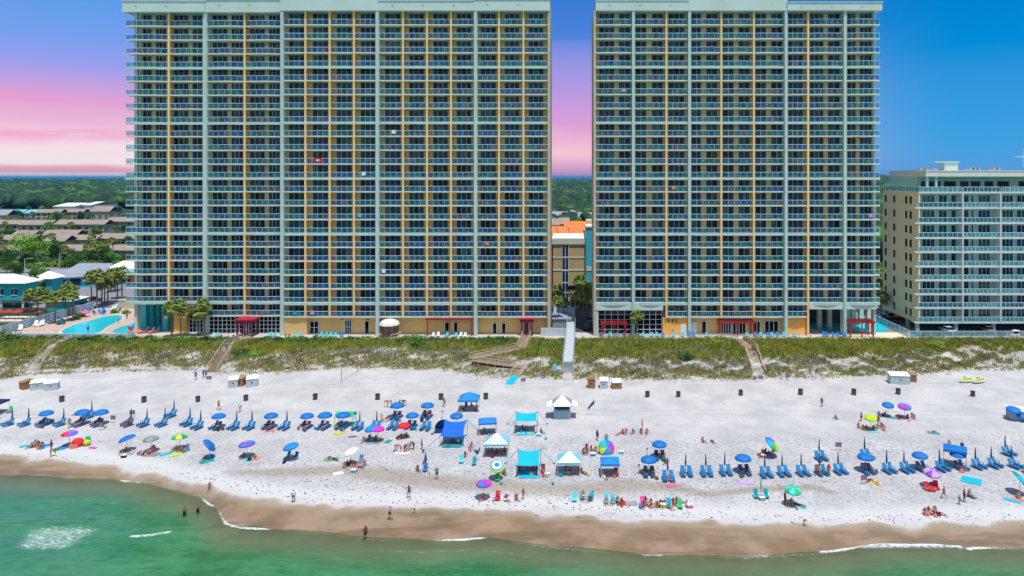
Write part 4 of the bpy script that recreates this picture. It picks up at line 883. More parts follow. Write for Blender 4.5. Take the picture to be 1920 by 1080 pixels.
t = thing('dome_tent', 'blue half dome beach tent behind the royal blue shade', 'tent', P(831,806)); b = MB(); n_ = 8
for i in range(n_):
    for j in range(4):
        def q(i, j): a = math.pi*i/n_; e = math.pi/2*j/4; return (1.35*math.cos(a)*math.cos(e), 1.35*math.sin(a)*math.cos(e), 1.55*math.sin(e)+.02)
        b.add([q(i,j),q(i+1,j),q(i+1,j+1),q(i,j+1)], [(0,1,2,3)])
b.add([(1.35*math.cos(a)*.99,-.02,1.55*math.sin(a)+.02) for a in [math.pi*i/10 for i in range(4)]]+[(.8,-.02,.02)], [tuple(range(5))]); b.build('shell','umb',t,True); MB().box(-1.2,-1.3,.02,1.2,1.1,.06).build('floor','navy',t)
t = thing('popup_tent', 'round red pop-up tent on the far left sand', 'tent', P(146,836)); MB().sphere((0,0,.35),.85,12,8,sc=(1,1,.95)).build('shell','red',t,True); MB().box(-.5,-.95,.0,.5,-.7,.5).build('door','coral',t)
t = thing('inflatable_chair', 'bright green inflatable armchair right of the red tent', 'inflatable', P(162,836)); MB().sphere((0,.1,.45),.5,10,7,sc=(1,.9,.9)).build('seat','lime',t,True); MB().sphere((0,.35,.95),.42,10,7,sc=(1,.5,1)).build('backrest','green_cloth',t,True)
# kiosk
t = thing('lifeguard_kiosk', 'white roofed beach rental kiosk with open hatches in the middle', 'kiosk', P(1054,781))
MB().box(-1.35,-1.1,0,1.35,1.1,1.3).build('counter_wall','slate_blue',t)
for sx in (-1,1):
    for sy in (-1,1): MB().box(sx*1.28-.07,sy*1.03-.07,1.05,sx*1.28+.07,sy*1.03+.07,2.3).build('corner_post','white',t)
MB().box(-1.2,-.2,1.3,1.2,.9,2.1).build('shelf','dark',t)
rb = MB().hip(-1.35,-1.1,1.35,1.1,2.3,3.5,.05,over=.25); rb.m[6] = rb.m[8] = rb.m[7] = 1; rb.build('roof',['canopy_white','slategrey'],t)
for s in (-1,1):
    MB().add([(s*1.6,-1.2,2.25),(s*1.6,1.2,2.25),(s*2.45,1.2,2.0),(s*2.45,-1.2,2.0),(s*1.6,-1.2,2.18),(s*1.6,1.2,2.18),(s*2.45,1.2,1.93),(s*2.45,-1.2,1.93)],[(0,1,2,3),(4,5,6,7)[::-1],(0,3,7,4),(1,2,6,5),(2,3,7,6)]).tube((s*1.4,-1.1,1.2),(s*2.4,-1.15,1.95),.035,4).tube((s*1.4,1.1,1.2),(s*2.4,1.15,1.95),.035,4).build('hatch','canopy_white',t)
MB().add([(-1.3,-1.3,2.25),(1.3,-1.3,2.25),(1.3,-1.7,2.2),(-1.3,-1.7,2.2),(-1.3,-1.3,2.2),(1.3,-1.3,2.2),(1.3,-1.7,2.15),(-1.3,-1.7,2.15)],[(0,1,2,3),(4,5,6,7)[::-1],(0,3,7,4),(1,2,6,5),(2,3,7,6)]).build('hatch','canopy_white',t)
t = thing('beach_flag', 'dark flag on a thin pole right of the kiosk', 'flag', P(1114.5,779)); MB().tube((0,0,0),(0,0,2.6),.025,5).build('pole','pole',t)
MB().add([(0,0,2.55),(0,0,1.9),(-.45,.1,1.45),(-1.0,.0,.85),(-1.05,.15,1.25),(-.5,.05,2.0),(0,.03,2.55),(0,.03,1.9),(-.45,.13,1.45),(-1.0,.03,.85),(-1.05,.18,1.25),(-.5,.08,2.0)],[(0,1,2,5),(2,3,4,5),(11,8,7,6),(11,10,9,8)]).build('flag','pole_dark',t)
# bins
def binf():
    t = thing('trash_bin', '', 'trash bin'); MB().tube((0,0,0),(0,0,.98),.42,12,0,.44).build('body','bin',t); MB().tube((0,0,.98),(0,0,1.04),.47,12).build('rim','dark',t); return t
BN = Proto(binf); bins = [(116,753),(270,754),(371,753),(461,751),(591,749),(708,749),(827,749),(911,748),(1214,744),(1272,744),(1389,741),(1501,740),(1601,740),(1684,739),(1824,743)]
for i, (a, b_) in enumerate(bins): BN.put(P(a, b_), 0, f'dark grey trash bin on open sand, {ORD[i+1]} from the left in the line', None, random.uniform(.86,.95))
# storage boxes
def sbox(label, px, py, w_, d_, h_, m, rz, lid='box_lid'):
    t = thing('storage_box', label, 'storage box', P(px, py), rz)
    MB().box(-w_/2,-d_/2,0,w_/2,d_/2,h_-.1).build('body', m, t)
    MB().add([(-w_/2-.08,-d_/2-.08,h_-.1),(w_/2+.08,-d_/2-.08,h_-.1),(w_/2+.08,d_/2+.08,h_+.15),(-w_/2-.08,d_/2+.08,h_+.15),(-w_/2-.08,-d_/2-.08,h_),(w_/2+.08,-d_/2-.08,h_),(w_/2+.08,d_/2+.08,h_+.25),(-w_/2-.08,d_/2+.08,h_+.25)],[(0,3,2,1),(4,5,6,7),(0,1,5,4),(1,2,6,5),(2,3,7,6),(3,0,4,7)]).build('lid', lid, t)
    MB().box(-.15,-d_/2-.05,h_*.5,.15,-d_/2-.003,h_*.6).build('latch','dark',t); return t
sbox('brown storage box at the far left dune foot', 49, 728, 1.4, 1.6, 1.3, 'brown_box', -.5, 'brown_box')
sbox('grey storage box with white lid, left of the far left pair', 72, 728, 2.2, 1.6, 1.25, 'grey_box', .45); sbox('grey storage box with white lid, right of the far left pair', 97, 729, 2.1, 1.6, 1.25, 'grey_box', .45)
sbox('grey storage box left of a brown one by the dune', 438, 724, 1.6, 1.7, 1.4, 'grey_box', .3); sbox('brown storage box between two grey ones by the dune', 453, 722, 1.2, 1.6, 1.4, 'brown_box', 0, 'wood'); sbox('grey storage box right of a brown one by the dune', 473, 723, 1.9, 1.8, 1.5, 'grey_box', .35)
sbox('brown storage box right of the grey boardwalk', 1109, 726, 1.3, 1.5, 1.7, 'brown_box', -.1, 'brown_box'); sbox('grey storage box in the middle of the three by the boardwalk', 1132, 726, 1.4, 1.5, 1.4, 'grey_box', -.05); sbox('brown and white storage box, rightmost of three by the boardwalk', 1156, 727, 1.7, 1.5, 1.2, 'brown_box', .1)
sbox('long grey storage box on the right by the dune', 1685, 718, 3.4, 1.8, 1.6, 'grey_box', -.12); sbox('small rusty brown box right of the long grey box', 1710, 715, 1.2, 1.2, 1.4, 'brown_box', 0, 'wood')
sbox('pale grey storage box at the right edge under umbrellas', 1906, 785, 2.4, 1.8, 1.5, 'slate_blue', -.15)
for px, py, lab in ((1903,789,'closed blue umbrella canopy lying on the right edge box'),(1922,791,'blue umbrella leaning beside the right edge box')):
    t = umb_open(('umb',), 1.1, 1.7 if px < 1910 else .9, .2, 0, .35)(); t.location = P(px, py)+Vector((0,.3,0)); tag(t, lab if px > 1910 else 'open blue umbrella above the right edge box')
# jet skis
def jet():
    t = thing('jet_ski', '', 'jet ski')
    prof = [(-1.5,.28,.1),(-1.4,.55,.28),(-.2,.6,.42),(.8,.45,.45),(1.5,.06,.5)]
    b = MB(); vs = []
    for x, w_, z in prof: vs += [(x,-w_,z),(x,w_,z),(x,w_*.5,z-.32 if x < 1 else z-.2),(x,-w_*.5,z-.32 if x < 1 else z-.2)]
    fs = [(0,1,2,3)]+[(4*i+a, 4*(i+1)+a, 4*(i+1)+(a+1)%4, 4*i+(a+1)%4) for i in range(4) for a in range(4)]+[(16,19,18,17)]; b.add(vs, fs); b.build('hull','white',t)
    MB().add([(-.2,-.42,.42),(1.4,-.12,.52),(1.4,.12,.52),(-.2,.42,.42),(0,-.3,.8),(.9,-.08,.75),(.9,.08,.75),(0,.3,.8)],[(0,1,5,4),(1,2,6,5),(2,3,7,6),(3,0,4,7),(4,5,6,7)]).build('bonnet','lime',t)
    MB().box(-1.3,-.2,.4,-.1,.2,.75).build('seat','lime',t); MB().tube((.1,-.4,1.02),(.1,.4,1.02),.035,5).tube((.35,0,.7),(.1,0,1.02),.05,5).build('handlebar','black',t); return t
JS = Proto(jet); JS.put(P(1810,717), R(200), 'lime green jet ski parked on sand, left of the two'); JS.put(P(1834,718), R(205), 'lime green jet ski parked on sand, right of the two')
# signs
def sign():
    t = thing('beach_sign', '', 'sign'); MB().tube((-.35,0,0),(-.35,0,1.2),.03,4).tube((.35,0,0),(.35,0,1.2),.03,4).build('post','pole',t)
    b = MB().box(-.42,-.04,.55,.42,.0,1.2,0)
    for i in range(4): b.box(-.34,-.05,.64+.13*i,.26-.1*(i%2),-.041,.68+.13*i,1)
    b.build('board',['sign_grey','lilac'],t); return t
SG = Proto(sign)
for px, py, lab in ((248,783,'grey notice board behind the left lounger row'),(212,793,'small notice board in a gap of the left lounger row'),(190,807,'small notice board in front of the left lounger row'),(1572,845,'purple grey notice board above the right lounger row'),(1620,908,'grey notice board below the right lounger row'),(1619,884,'narrow notice board among the right loungers'),(981,721,'notice board right of the blue access mat'),(1017,711,'low notice board left of the grey boardwalk'),(392,717,'notice board by the three people at the dune path'),(1426,716,'notice board at the foot of the right stairs'),(1476,714,'notice board by the dune right of the stairs')):
    SG.put(P(px, py), random.uniform(-.2,.2), lab)
t = thing('trail_sign', 'pale blue tall sign in the dune left of the grey boardwalk', 'sign', P(1040,705)); MB().tube((0,0,0),(0,0,1.6),.05,5).build('post','pole',t); MB().box(-.4,-.05,1,.4,0,2.3).build('board','canopy_teal',t)
# volleyball net
a, c = P(640,716), P(671,698); t = thing('volleyball_net', 'volleyball net on two posts near the dune', 'volleyball net', a); d = c-a
for q in (Vector((0,0,0)), d): MB().tube(q, q+Vector((0,0,3.1 if q.length < 1 else 1.9)), .06, 5).build('post','wood',t)
b = MB()
for z0, z1 in ((2.6,1.75),(1.7,.95)): b.tube((0,0,z0),(d.x,d.y,d.z+z1),.03,4)
for i in range(14): q = d*(i/13); b.tube(q+Vector((0,0,1.7-.05*i)), q+Vector((0,0,2.6-.06*i)), .012, 3)
b.build('net','wood_grey',t)
# towels and small things on the sand
def towel(px, py, w_, l_, rz, m, lab, m2=None):
    p = P(px, py); b = MB()
    n = 6
    for i in range(n): b.box(-w_/2+w_*i/n, -l_/2, 0, -w_/2+w_*(i+1)/n, l_/2, .035, 1 if (m2 and i % 2) else 0)
    o = b.build('towel', [m, m2 or m]); o.location = p+Vector((0,0,.02)); o.rotation_euler = (0,0,rz); return tag(o, lab, 'towel')
for args in [(50,836,.8,1.7,-1,'turq','turquoise towel at the far left of the tent group'),(85,836,1.2,1.9,-1,'bluec','blue sheet under the far left sunbathers'),(122,838,1.6,1.9,-.3,'bluec','blue sheet left of the red tent'),(174,840,.5,1.2,1.3,'magenta','pink red towel right of the green inflatable chair'),(108,843,1,1.4,.4,'green_cloth','green patterned towel in front of the blue sheet'),
  (312,851,.8,1.7,-.9,'turq','turquoise towel left of the lime umbrella'),(330,853,.9,1.7,-.8,'lime','lime towel in front of the lime umbrella'),(388,865,1.2,1.8,-.9,'teal','dark green towel under the steeply tilted umbrella'),(465,860,1.2,1.4,.5,'aqua','aqua towel below the left rainbow umbrella'),(479,860,.8,1.6,-.7,'coral','coral towel right of the left rainbow umbrella'),(622,861,1.9,1.1,.1,'green_cloth','green towel with two people lying on it'),
  (634,888,1.3,.9,.5,'white','white towel below the sunbathing group'),(728,828,.8,1.2,-.3,'teal','teal folded mat beside the pink umbrella'),(634,812,1.4,1.0,.1,'lime','lime green mat in front of the left lounger row'),(631,820,1.5,.5,.1,'wood_pale','thin tan towel in front of the left lounger row'),(661,819,1.2,.4,.2,'maroon','dark small towel in front of the left lounger row'),(745,848,1.2,1.2,.3,'white','white sheet between bending people'),(760,850,1.2,1.2,.2,'cream','cream sheet between bending people'),(504,808,1.2,.9,.2,'coral','red orange towel under the second rental umbrella of the left'),
  (1259,911,1.5,.7,.3,'pink','pink towel below the right lounger row start'),(1399,905,1.9,.9,-.15,'lilac','lilac patterned towel below the right lounger row'),(1821,901,2.3,2.0,-.6,'turq','large turquoise sheet on the right sand'),(1885,0,0,0,0,'x','x'),(1184,944,1.4,1.1,0,'slategrey','grey towel at the right end of the red group'),(1169,944,1.1,1.2,.1,'red','red towel left of the grey towel'),
  (1499,949,1.6,1.1,-.4,'aqua','aqua towel below the green umbrella'),(1898,939,.8,1.8,.9,'turq','turquoise towel at the right edge, left of the pink one'),(1912,938,.8,1.8,.9,'coral','pink white towel at the right edge',),(1750,812,.8,1.7,1.1,'teal','teal towel alone on the upper right sand'),(1567,785,.8,.9,.2,'green_cloth','small green towel alone on the upper right sand'),(1642,906,.7,1.5,.6,'yellow','yellow towel below the right lounger row'),(1828,938,1.1,1.9,1.0,'white','blue and white striped sheet near the right group'),
  (700,829,1.9,1.4,0,'slategrey','grey sheet below the light blue umbrella'),(285,852,1.9,1.3,0,'grey','grey sheet under the grey umbrella'),(238,850,1.8,1.2,.2,'slategrey','grey blue sheet under the tilted blue umbrella'),(1142,847,.9,.7,0,'bluec','blue cooler sheet left of the fallen rainbow umbrella'),(1670,783,1.4,.8,-.2,'teal','teal towel under the small blue umbrella'),(1636,809,1.6,.8,-.1,'aqua','aqua towel in the ring of seated people')]:
    if args[5] == 'x': continue
    towel(*args, m2='navy' if 'striped sheet' in args[6] else None)
# low beach chairs of visitors
def bchair2():
    t = thing('beach_chair', '', 'beach chair'); MB().obox((0,-.05,.26),(.56,.56,.05),0,.08).build('seat','aqua',t); MB().obox((0,.38,.6),(.54,.05,.78),0,-.42).build('backrest','aqua',t)
    MB().tube((-.3,-.35,0),(-.3,.3,.45),.02,4).tube((.3,-.35,0),(.3,.3,.45),.02,4).tube((-.3,.3,0),(-.3,-.3,.45),.02,4).tube((.3,.3,0),(.3,-.3,.45),.02,4).build('frame','pole',t); return t
BC = Proto(bchair2); BCS = []
for px, py, h, m, lab in [(1077,940,0,'aqua','aqua chair with blue towel, leftmost of three near the wet sand'),(1092,936,.1,'aqua','aqua chair in the middle of three near the wet sand'),(1108,938,-.2,'aqua','aqua chair, rightmost of three near the wet sand'),(1137,943,0,'aqua','low aqua chair left of the red group'),(1149,944,0,'aqua','low blue green chair beside the red group'),(1255,952,.1,'turq','turquoise chair at the front of the central crowd'),(1275,953,0,'green_cloth','green chair back at the front of the central crowd'),
   (1418,934,0,'teal','teal chair left of the folded teal umbrella'),(1437,934,0,'teal','teal chair right of the folded teal umbrella'),(538,861,-.4,'teal','teal chair left under the teal blue umbrella'),(553,862,-.3,'umb','blue chair right under the teal blue umbrella'),(676,868,0,'bluec','blue chair above the sunbathing group'),(676,876,0,'grey','grey chair in the sunbathing group'),(1740,920,.1,'red','red beach chair, left of three under the lilac umbrella'),(1750,921,0,'red','red beach chair, middle of three under the lilac umbrella'),(1757,918,-.1,'red','red beach chair, right of three under the lilac umbrella'),
   (865,868,0,'aqua','aqua chair below the royal blue shade'),(1018,886,0,'maroon','dark red chair right of the near turquoise shade'),(16,774,-.2,'green_cloth','green chair at the far left behind the loungers'),(889,872,0,'teal','teal chair beside the leaning folded umbrella'),(1155,893,0,'red','red chair in front of the square blue canopy'),(797,884,0,'bluec','blue chair beside the wide folded navy umbrella'),(347,847,-.4,'bluec','blue chair right of the lime umbrella'),(1825,934,.5,'slategrey','grey chair at the striped sheet'),(60,838,-.4,'slategrey','grey chair in the far left group'),(950,939,0,'cream','cream chair near the wet sand'),(933,938,0,'red','red chair near the wet sand'),(1205,949,0,'pink','pink chair at the left of the central crowd'),(283,850,-.3,'red','red chair under the grey umbrella'),(933,902,0,'green_cloth','green chair under the striped round umbrella')]:
    o = BC.put(P(px, py), h, lab, None); [setmat(k, 0, m) for k in KIDS[o.name] if not k.name.startswith('frame')]
def cooler(px, py, m, lab):
    t = thing('cooler', lab, 'cooler', P(px, py), random.uniform(-.4,.4)); MB().box(-.32,-.2,0,.32,.2,.36).build('body', m, t); MB().box(-.34,-.22,.36,.34,.22,.44).build('lid','white',t)
for a_ in ((1112,855,'bluec','blue cooler left of the fallen rainbow umbrella'),(1165,851,'aqua','small aqua cooler right of the fallen umbrella'),(663,886,'turq','turquoise cooler in the sunbathing group'),(1432,858,'pink','pink cooler below the tilted rainbow umbrella'),(1026,893,'lime','lime bucket cooler right of the near turquoise shade'),(1243,951,'lime','lime cooler in the central crowd'),(733,765,'wood_pale','tan cooler between the bending people on the upper sand'),(1010,818,'aqua','aqua cooler right of the farther turquoise shade'),(1429,938,'slategrey','grey bag cooler between the teal chairs'),(97,790,'green_cloth','small green cooler right of a left umbrella'),(232,858,'dark','small dark bag below the tilted blue umbrella'),(1293,952,'pink','pink cooler at the right end of the central crowd')): cooler(*a_)

gr = random.Random(21); GC = [('maroon','dark red'),('navy','navy'),('slategrey','grey'),('teal','teal'),('black','black'),('coral','coral'),('bluec','blue'),('cream','cream'),('brown','brown')]
def bag():
    b = MB(); b.add([(-.25,-.14,0),(.25,-.14,0),(.25,.14,0),(-.25,.14,0),(-.2,-.09,.3),(.2,-.09,.33),(.2,.09,.33),(-.2,.09,.3)],[(0,3,2,1),(4,5,6,7),(0,1,5,4),(1,2,6,5),(2,3,7,6),(3,0,4,7)]).tube((-.12,0,.3),(-.06,0,.48),.02,4).tube((-.06,0,.48),(.06,0,.48),.02,4).tube((.06,0,.48),(.12,0,.3),.02,4); return b.mesh('beach_bag','navy')
BG_ = bag(); spots = [(o[0], o[1]) for o in OWN]+[(a, b_) for a, b_, q in LEFTROW+RIGHTROW if q == 'O']*2+[(850,835),(987,812),(991,888),(1066,888),(1143,892),(932,853),(879,770),(915,815),(1240,948),(1210,946),(750,846),(665,876),(1745,962),(1165,944),(75,838)]*2
for (a, b_) in spots:
    m_, w_ = gr.choice(GC); p = P(a+gr.uniform(-16,16), b_+gr.uniform(-2,7)); o = link('beach_bag', BG_, None, p); o.rotation_euler = (0,0,gr.uniform(0,3)); o.scale = (gr.uniform(.8,1.3),)*3; setmat(o, 0, m_)
    tag(o, f'{w_} beach bag standing on the sand among the visitors', 'bag', f'{w_} beach bags on the sand')
# ------------------------------------------------------------------ people
T, A_, Z_ = (lambda *a: Vector(a)), None, None
def pose(nm):
    S = 1
    d = dict(pel=T(0,0,.95), spi=T(0,.01,1.13), che=T(0,0,1.31), nek=T(0,0,1.475), h1=T(0,-.02,1.57), h2=T(0,-.005,1.655),
        shL=T(-.18,0,1.40), elL=T(-.25,.03,1.12), wrL=T(-.27,-.05,.88), shR=T(.18,0,1.40), elR=T(.25,.03,1.12), wrR=T(.27,-.05,.88),
        hiL=T(-.09,0,.90), knL=T(-.11,-.01,.50), anL=T(-.12,.02,.09), toL=T(-.14,-.15,.035), hiR=T(.09,0,.90), knR=T(.11,-.01,.50), anR=T(.12,.02,.09), toR=T(.14,-.15,.035))
    if nm == 'walk': d.update(knL=T(-.1,.08,.5), anL=T(-.1,.36,.16), toL=T(-.1,.30,.02), knR=T(.1,-.2,.52), anR=T(.1,-.30,.10), toR=T(.1,-.45,.05), elL=T(-.24,-.08,1.14), wrL=T(-.22,-.28,.98), elR=T(.24,.12,1.13), wrR=T(.26,.14,.88))
    if nm == 'akimbo': d.update(elL=T(-.40,.06,1.18), wrL=T(-.24,-.20,1.12), anL=T(-.2,.02,.09), knL=T(-.16,0,.5), toL=T(-.24,-.15,.035))
    if nm == 'bend': d.update(pel=T(0,.12,.90), spi=T(0,-.04,1.0), che=T(0,-.22,1.03), nek=T(0,-.38,1.02), h1=T(0,-.47,.98), h2=T(0,-.55,.95), shL=T(-.18,-.30,1.0), elL=T(-.22,-.36,.72), wrL=T(-.16,-.46,.5), shR=T(.18,-.30,1.0), elR=T(.22,-.36,.72), wrR=T(.16,-.46,.5), hiL=T(-.09,.1,.86), hiR=T(.09,.1,.86), knL=T(-.12,.03,.48), knR=T(.12,.03,.48), anL=T(-.13,.06,.09), anR=T(.13,.06,.09), toL=T(-.14,-.11,.035), toR=T(.14,-.11,.035))
    if nm == 'sit': d.update(pel=T(0,0,.14), spi=T(0,.06,.32), che=T(0,.07,.50), nek=T(0,.04,.66), h1=T(0,.0,.755), h2=T(0,.01,.84), shL=T(-.18,.06,.59), elL=T(-.27,.12,.33), wrL=T(-.24,-.1,.30), shR=T(.18,.06,.59), elR=T(.26,.18,.35), wrR=T(.26,.24,.10), hiL=T(-.09,-.02,.13), hiR=T(.09,-.02,.13), knL=T(-.13,-.38,.40), knR=T(.14,-.40,.30), anL=T(-.13,-.62,.08), anR=T(.15,-.78,.08), toL=T(-.13,-.78,.04), toR=T(.17,-.88,.16))
    if nm == 'recline': d.update(pel=T(0,.12,.47), spi=T(0,.25,.60), che=T(0,.35,.78), nek=T(0,.42,.93), h1=T(0,.43,1.03), h2=T(0,.45,1.11), shL=T(-.18,.38,.86), elL=T(-.30,.18,.66), wrL=T(-.30,-.04,.62), shR=T(.18,.38,.86), elR=T(.30,.18,.66), wrR=T(.28,-.04,.62), hiL=T(-.09,.0,.49), hiR=T(.09,.0,.49), knL=T(-.12,-.42,.62), knR=T(.12,-.44,.50), anL=T(-.12,-.80,.45), anR=T(.13,-.86,.45), toL=T(-.13,-.86,.58), toR=T(.15,-.92,.58))
    if nm == 'lie': d.update(pel=T(0,0,.14), spi=T(0,.18,.13), che=T(0,.36,.14), nek=T(0,.53,.12), h1=T(0,.62,.13), h2=T(0,.71,.14), shL=T(-.18,.45,.12), elL=T(-.30,.22,.08), wrL=T(-.28,-.02,.07), shR=T(.18,.45,.12), elR=T(.32,.52,.08), wrR=T(.18,.72,.08), hiL=T(-.09,-.05,.12), hiR=T(.09,-.05,.12), knL=T(-.12,-.45,.11), knR=T(.14,-.45,.2), anL=T(-.13,-.86,.07), anR=T(.14,-.82,.07), toL=T(-.15,-.91,.18), toR=T(.17,-.9,.18))
    return d
RAD = dict(pel=.135, spi=.115, che=.145, nek=.055, h1=.082, h2=.088, sh=.058, el=.043, wr=.028, hi=.092, kn=.058, an=.037, to=.034)
def body(nm, fem=False):
    d = pose(nm); names = list(d); idx = {k: i for i, k in enumerate(names)}; co = [d[k] for k in names]; rad = [RAD.get(k, RAD.get(k[:2])) for k in names]
    if fem: rad = [r*(.9 if n not in ('pel','hiL','hiR','h1','h2') else 1.0) for n, r in zip(names, rad)]
    E = [('pel','spi'),('spi','che'),('che','nek'),('nek','h1'),('h1','h2')]
    for s in 'LR': E += [('che','sh'+s),('sh'+s,'el'+s),('el'+s,'wr'+s),('pel','hi'+s),('hi'+s,'kn'+s),('kn'+s,'an'+s),('an'+s,'to'+s)]
    E = [(idx[a], idx[b]) for a, b in E]
    for s in 'LR':
        wr, el = d['wr'+s], d['el'+s]; u = (wr-el).normalized(); sd = T(0,-1,0) if abs(u.y) < .7 else T(1 if s == 'L' else -1,0,0); sd = (sd-u*sd.dot(u)).normalized(); inn = u.cross(sd)
        palm = wr+u*.075; i0 = len(co); co.append(palm); rad.append(.03); E.append((idx['wr'+s], i0))
        for k, (o, L) in enumerate(((-.03,.07),(-.01,.085),(.011,.08),(.031,.062))):
            a = palm+u*.035+sd*o; b = a+u*L*.55+inn*.012; c = b+u*L*.4+inn*.03; j = len(co); co += [a,b,c]; rad += [.011,.009,.008]; E += [(i0,j),(j,j+1),(j+1,j+2)]
        a = wr+u*.035+sd*-.035; b = a+u*.035-sd*.022; j = len(co); co += [a,b]; rad += [.012,.009]; E += [(i0,j),(j,j+1)]
    hd = (d['h2']-d['nek']).normalized(); f = T(0,-1,0); f = (f-hd*f.dot(hd)).normalized() if nm not in ('lie',) else T(0,0,1)
    nose = (d['h1']+d['h2'])/2+f*.10; j = len(co); co.append(nose); rad.append(.012); E.append((idx['h1'], j))
    me = bpy.data.meshes.new('body'); me.from_pydata([tuple(c) for c in co], E, []); o = bpy.data.objects.new('tmp', me); COL.objects.link(o)
    m = o.modifiers.new('s', 'SKIN'); m.use_smooth_shade = True
    for i, r in enumerate(rad): me.skin_vertices[0].data[i].radius = (r, r)
    me.skin_vertices[0].data[0].use_root = True
    m2 = o.modifiers.new('u', 'SUBSURF'); m2.levels = 1; m2.render_levels = 1
    dg = bpy.context.evaluated_depsgraph_get(); out = bpy.data.meshes.new_from_object(o.evaluated_get(dg)); bpy.data.objects.remove(o)
    out.name = 'body'; out.materials.clear(); out.materials.append(M['skin_a']); out.materials.append(M['eye'])
    bm = bmesh.new(); bm.from_mesh(out); bm.faces.ensure_lookup_table()
    segs = [('pel','spi'),('spi','che'),('che','nek'),('h1','h2')]+[(a+s, b+s) for s in 'LR' for a, b in (('sh','el'),('el','wr'),('hi','kn'),('kn','an'),('an','to'))]+[('che','shL'),('che','shR'),('nek','h1'),('pel','hiL'),('pel','hiR')]
    def near(c):
        best = None
        for a, b in segs:
            A, B_ = d[a], d[b]; AB = B_-A; t = max(0, min(1, (c-A).dot(AB)/AB.length_squared)); dd = (A+AB*t-c).length
            if best is None or dd < best[0]: best = (dd, a, b, t)
        return best
    info = [near(fc.calc_center_median()) for fc in bm.faces]
    hc = d['h2']
    def region(fn, nm_, inf, mt):
        b2 = bm.copy(); b2.faces.ensure_lookup_table(); kill = [fc for fc, i_ in zip(b2.faces, info) if not fn(fc.calc_center_median(), i_)]
        bmesh.ops.delete(b2, geom=kill, context='FACES'); b2.normal_update()
        seen = set(); best = []
        for fc in b2.faces:
            if fc in seen: continue
            isl = [fc]; seen.add(fc); k_ = 0
            while k_ < len(isl):
                for e_ in isl[k_].edges:
                    for g_ in e_.link_faces:
                        if g_ not in seen: seen.add(g_); isl.append(g_)
                k_ += 1
            if len(isl) > len(best): best = isl
        bs = set(best); bmesh.ops.delete(b2, geom=[fc for fc in b2.faces if fc not in bs], context='FACES')
        bmesh.ops.delete(b2, geom=[e_ for e_ in b2.edges if not e_.link_faces], context='EDGES'); bmesh.ops.delete(b2, geom=[v for v in b2.verts if not v.link_faces], context='VERTS')
        for v in b2.verts: v.co += v.normal*inf
        q = bpy.data.meshes.new(nm_); b2.to_mesh(q); b2.free(); q.materials.append(M[mt]); q.polygons.foreach_set('use_smooth', [True]*len(q.polygons)); return q
    face_dir = f
    R_ = {}
    R_['hair'] = region(lambda c, i: i[1] in ('h1','nek') and (c-hc).dot(hd) > -.05 and ((c-hc).dot(face_dir) < .035 or (c-hc).dot(hd) > .055), 'hair', .015, 'hair_dark')
    R_['longhair'] = region(lambda c, i: (i[1] in ('h1','nek') or (i[1] == 'che' and i[2] == 'nek' and i[3] > .4)) and ((c-hc).dot(face_dir) < .02 or (c-hc).dot(hd) > .055), 'hair', .02, 'hair_brown')
    R_['trunks'] = region(lambda c, i: (i[1] == 'pel') or (i[1][:2] == 'hi' and i[3] < .62), 'swim_trunks', .014, 'navy')
    R_['bikini'] = region(lambda c, i: (i[1] == 'pel' and i[2][:2] == 'hi') or (i[1] == 'pel' and i[3] < .35) or (i[1][:2] == 'hi' and i[3] < .12), 'bikini_bottom', .01, 'red')
    R_['bikini_top'] = region(lambda c, i: (i[1] == 'spi' and i[2] == 'che' and i[3] > .45) or (i[1] == 'che' and i[2] == 'nek' and i[3] < .1), 'bikini_top', .01, 'red')
    R_['onepiece'] = region(lambda c, i: i[1] in ('pel','spi') or (i[1] == 'che' and i[2] == 'nek' and i[3] < .4) or (i[1][:2] == 'hi' and i[3] < .14), 'swimsuit', .01, 'red')
    R_['shirt'] = region(lambda c, i: i[1] in ('spi','che') or (i[1] == 'pel' and i[2] == 'spi') or (i[1][:2] == 'sh' and i[3] < .6), 'shirt', .02, 'white')
    R_['dress'] = region(lambda c, i: i[1] in ('pel','spi','che') or (i[1][:2] == 'hi' and i[3] < .7), 'dress', .03, 'teal')
    ctr = (d['h1']+d['h2'])/2+hd*.02; sdv = hd.cross(f).normalized()
    for s in (-1, 1):
        bmesh.ops.create_icosphere(bm, subdivisions=1, radius=.011, matrix=Matrix.Translation(ctr+f*.083+sdv*s*.032))
        n_ = len(bm.faces)
        for fc in list(bm.faces)[n_-20:]: fc.material_index = 1
    bm.to_mesh(out); bm.free(); out.polygons.foreach_set('use_smooth', [True]*len(out.polygons))
    R_['body'] = out; return R_
PB = {}
def person(loc, rz, nm, skin, hair, outfit, label, sc=1.0, lon=False):
    fem = outfit[0][0] in ('bikini','onepiece','dress') or lon
    key = (nm, fem)
    if key not in PB: PB[key] = body(nm, fem)
    Rr_ = PB[key]; t = thing('person', label, 'person', loc, rz); t.scale = (sc,)*3
    b = link('body', Rr_['body'], t); setmat(b, 0, skin)
    h = link('hair', Rr_['longhair' if lon else 'hair'], t); setmat(h, 0, hair)
    for piece, colr in outfit+[('bikini_top', c_) for p_, c_ in outfit if p_ == 'bikini']:
        c = link(Rr_[piece].name.split('.')[0], Rr_[piece], t); setmat(c, 0, colr)
    return t
POSEW = {'stand':'standing','walk':'walking','akimbo':'standing','bend':'bending','sit':'sitting','recline':'reclining','lie':'lying'}
CW = {'navy':'navy','red':'red','pink':'pink','teal':'teal','black':'black','white':'white','bluec':'blue','coral':'coral','magenta':'magenta','lime':'lime','yellow':'yellow','purple':'purple','grey':'grey','green_cloth':'green','maroon':'dark red','turq':'turquoise','slategrey':'grey','aqua':'aqua','royal':'royal blue','lilac':'lilac'}
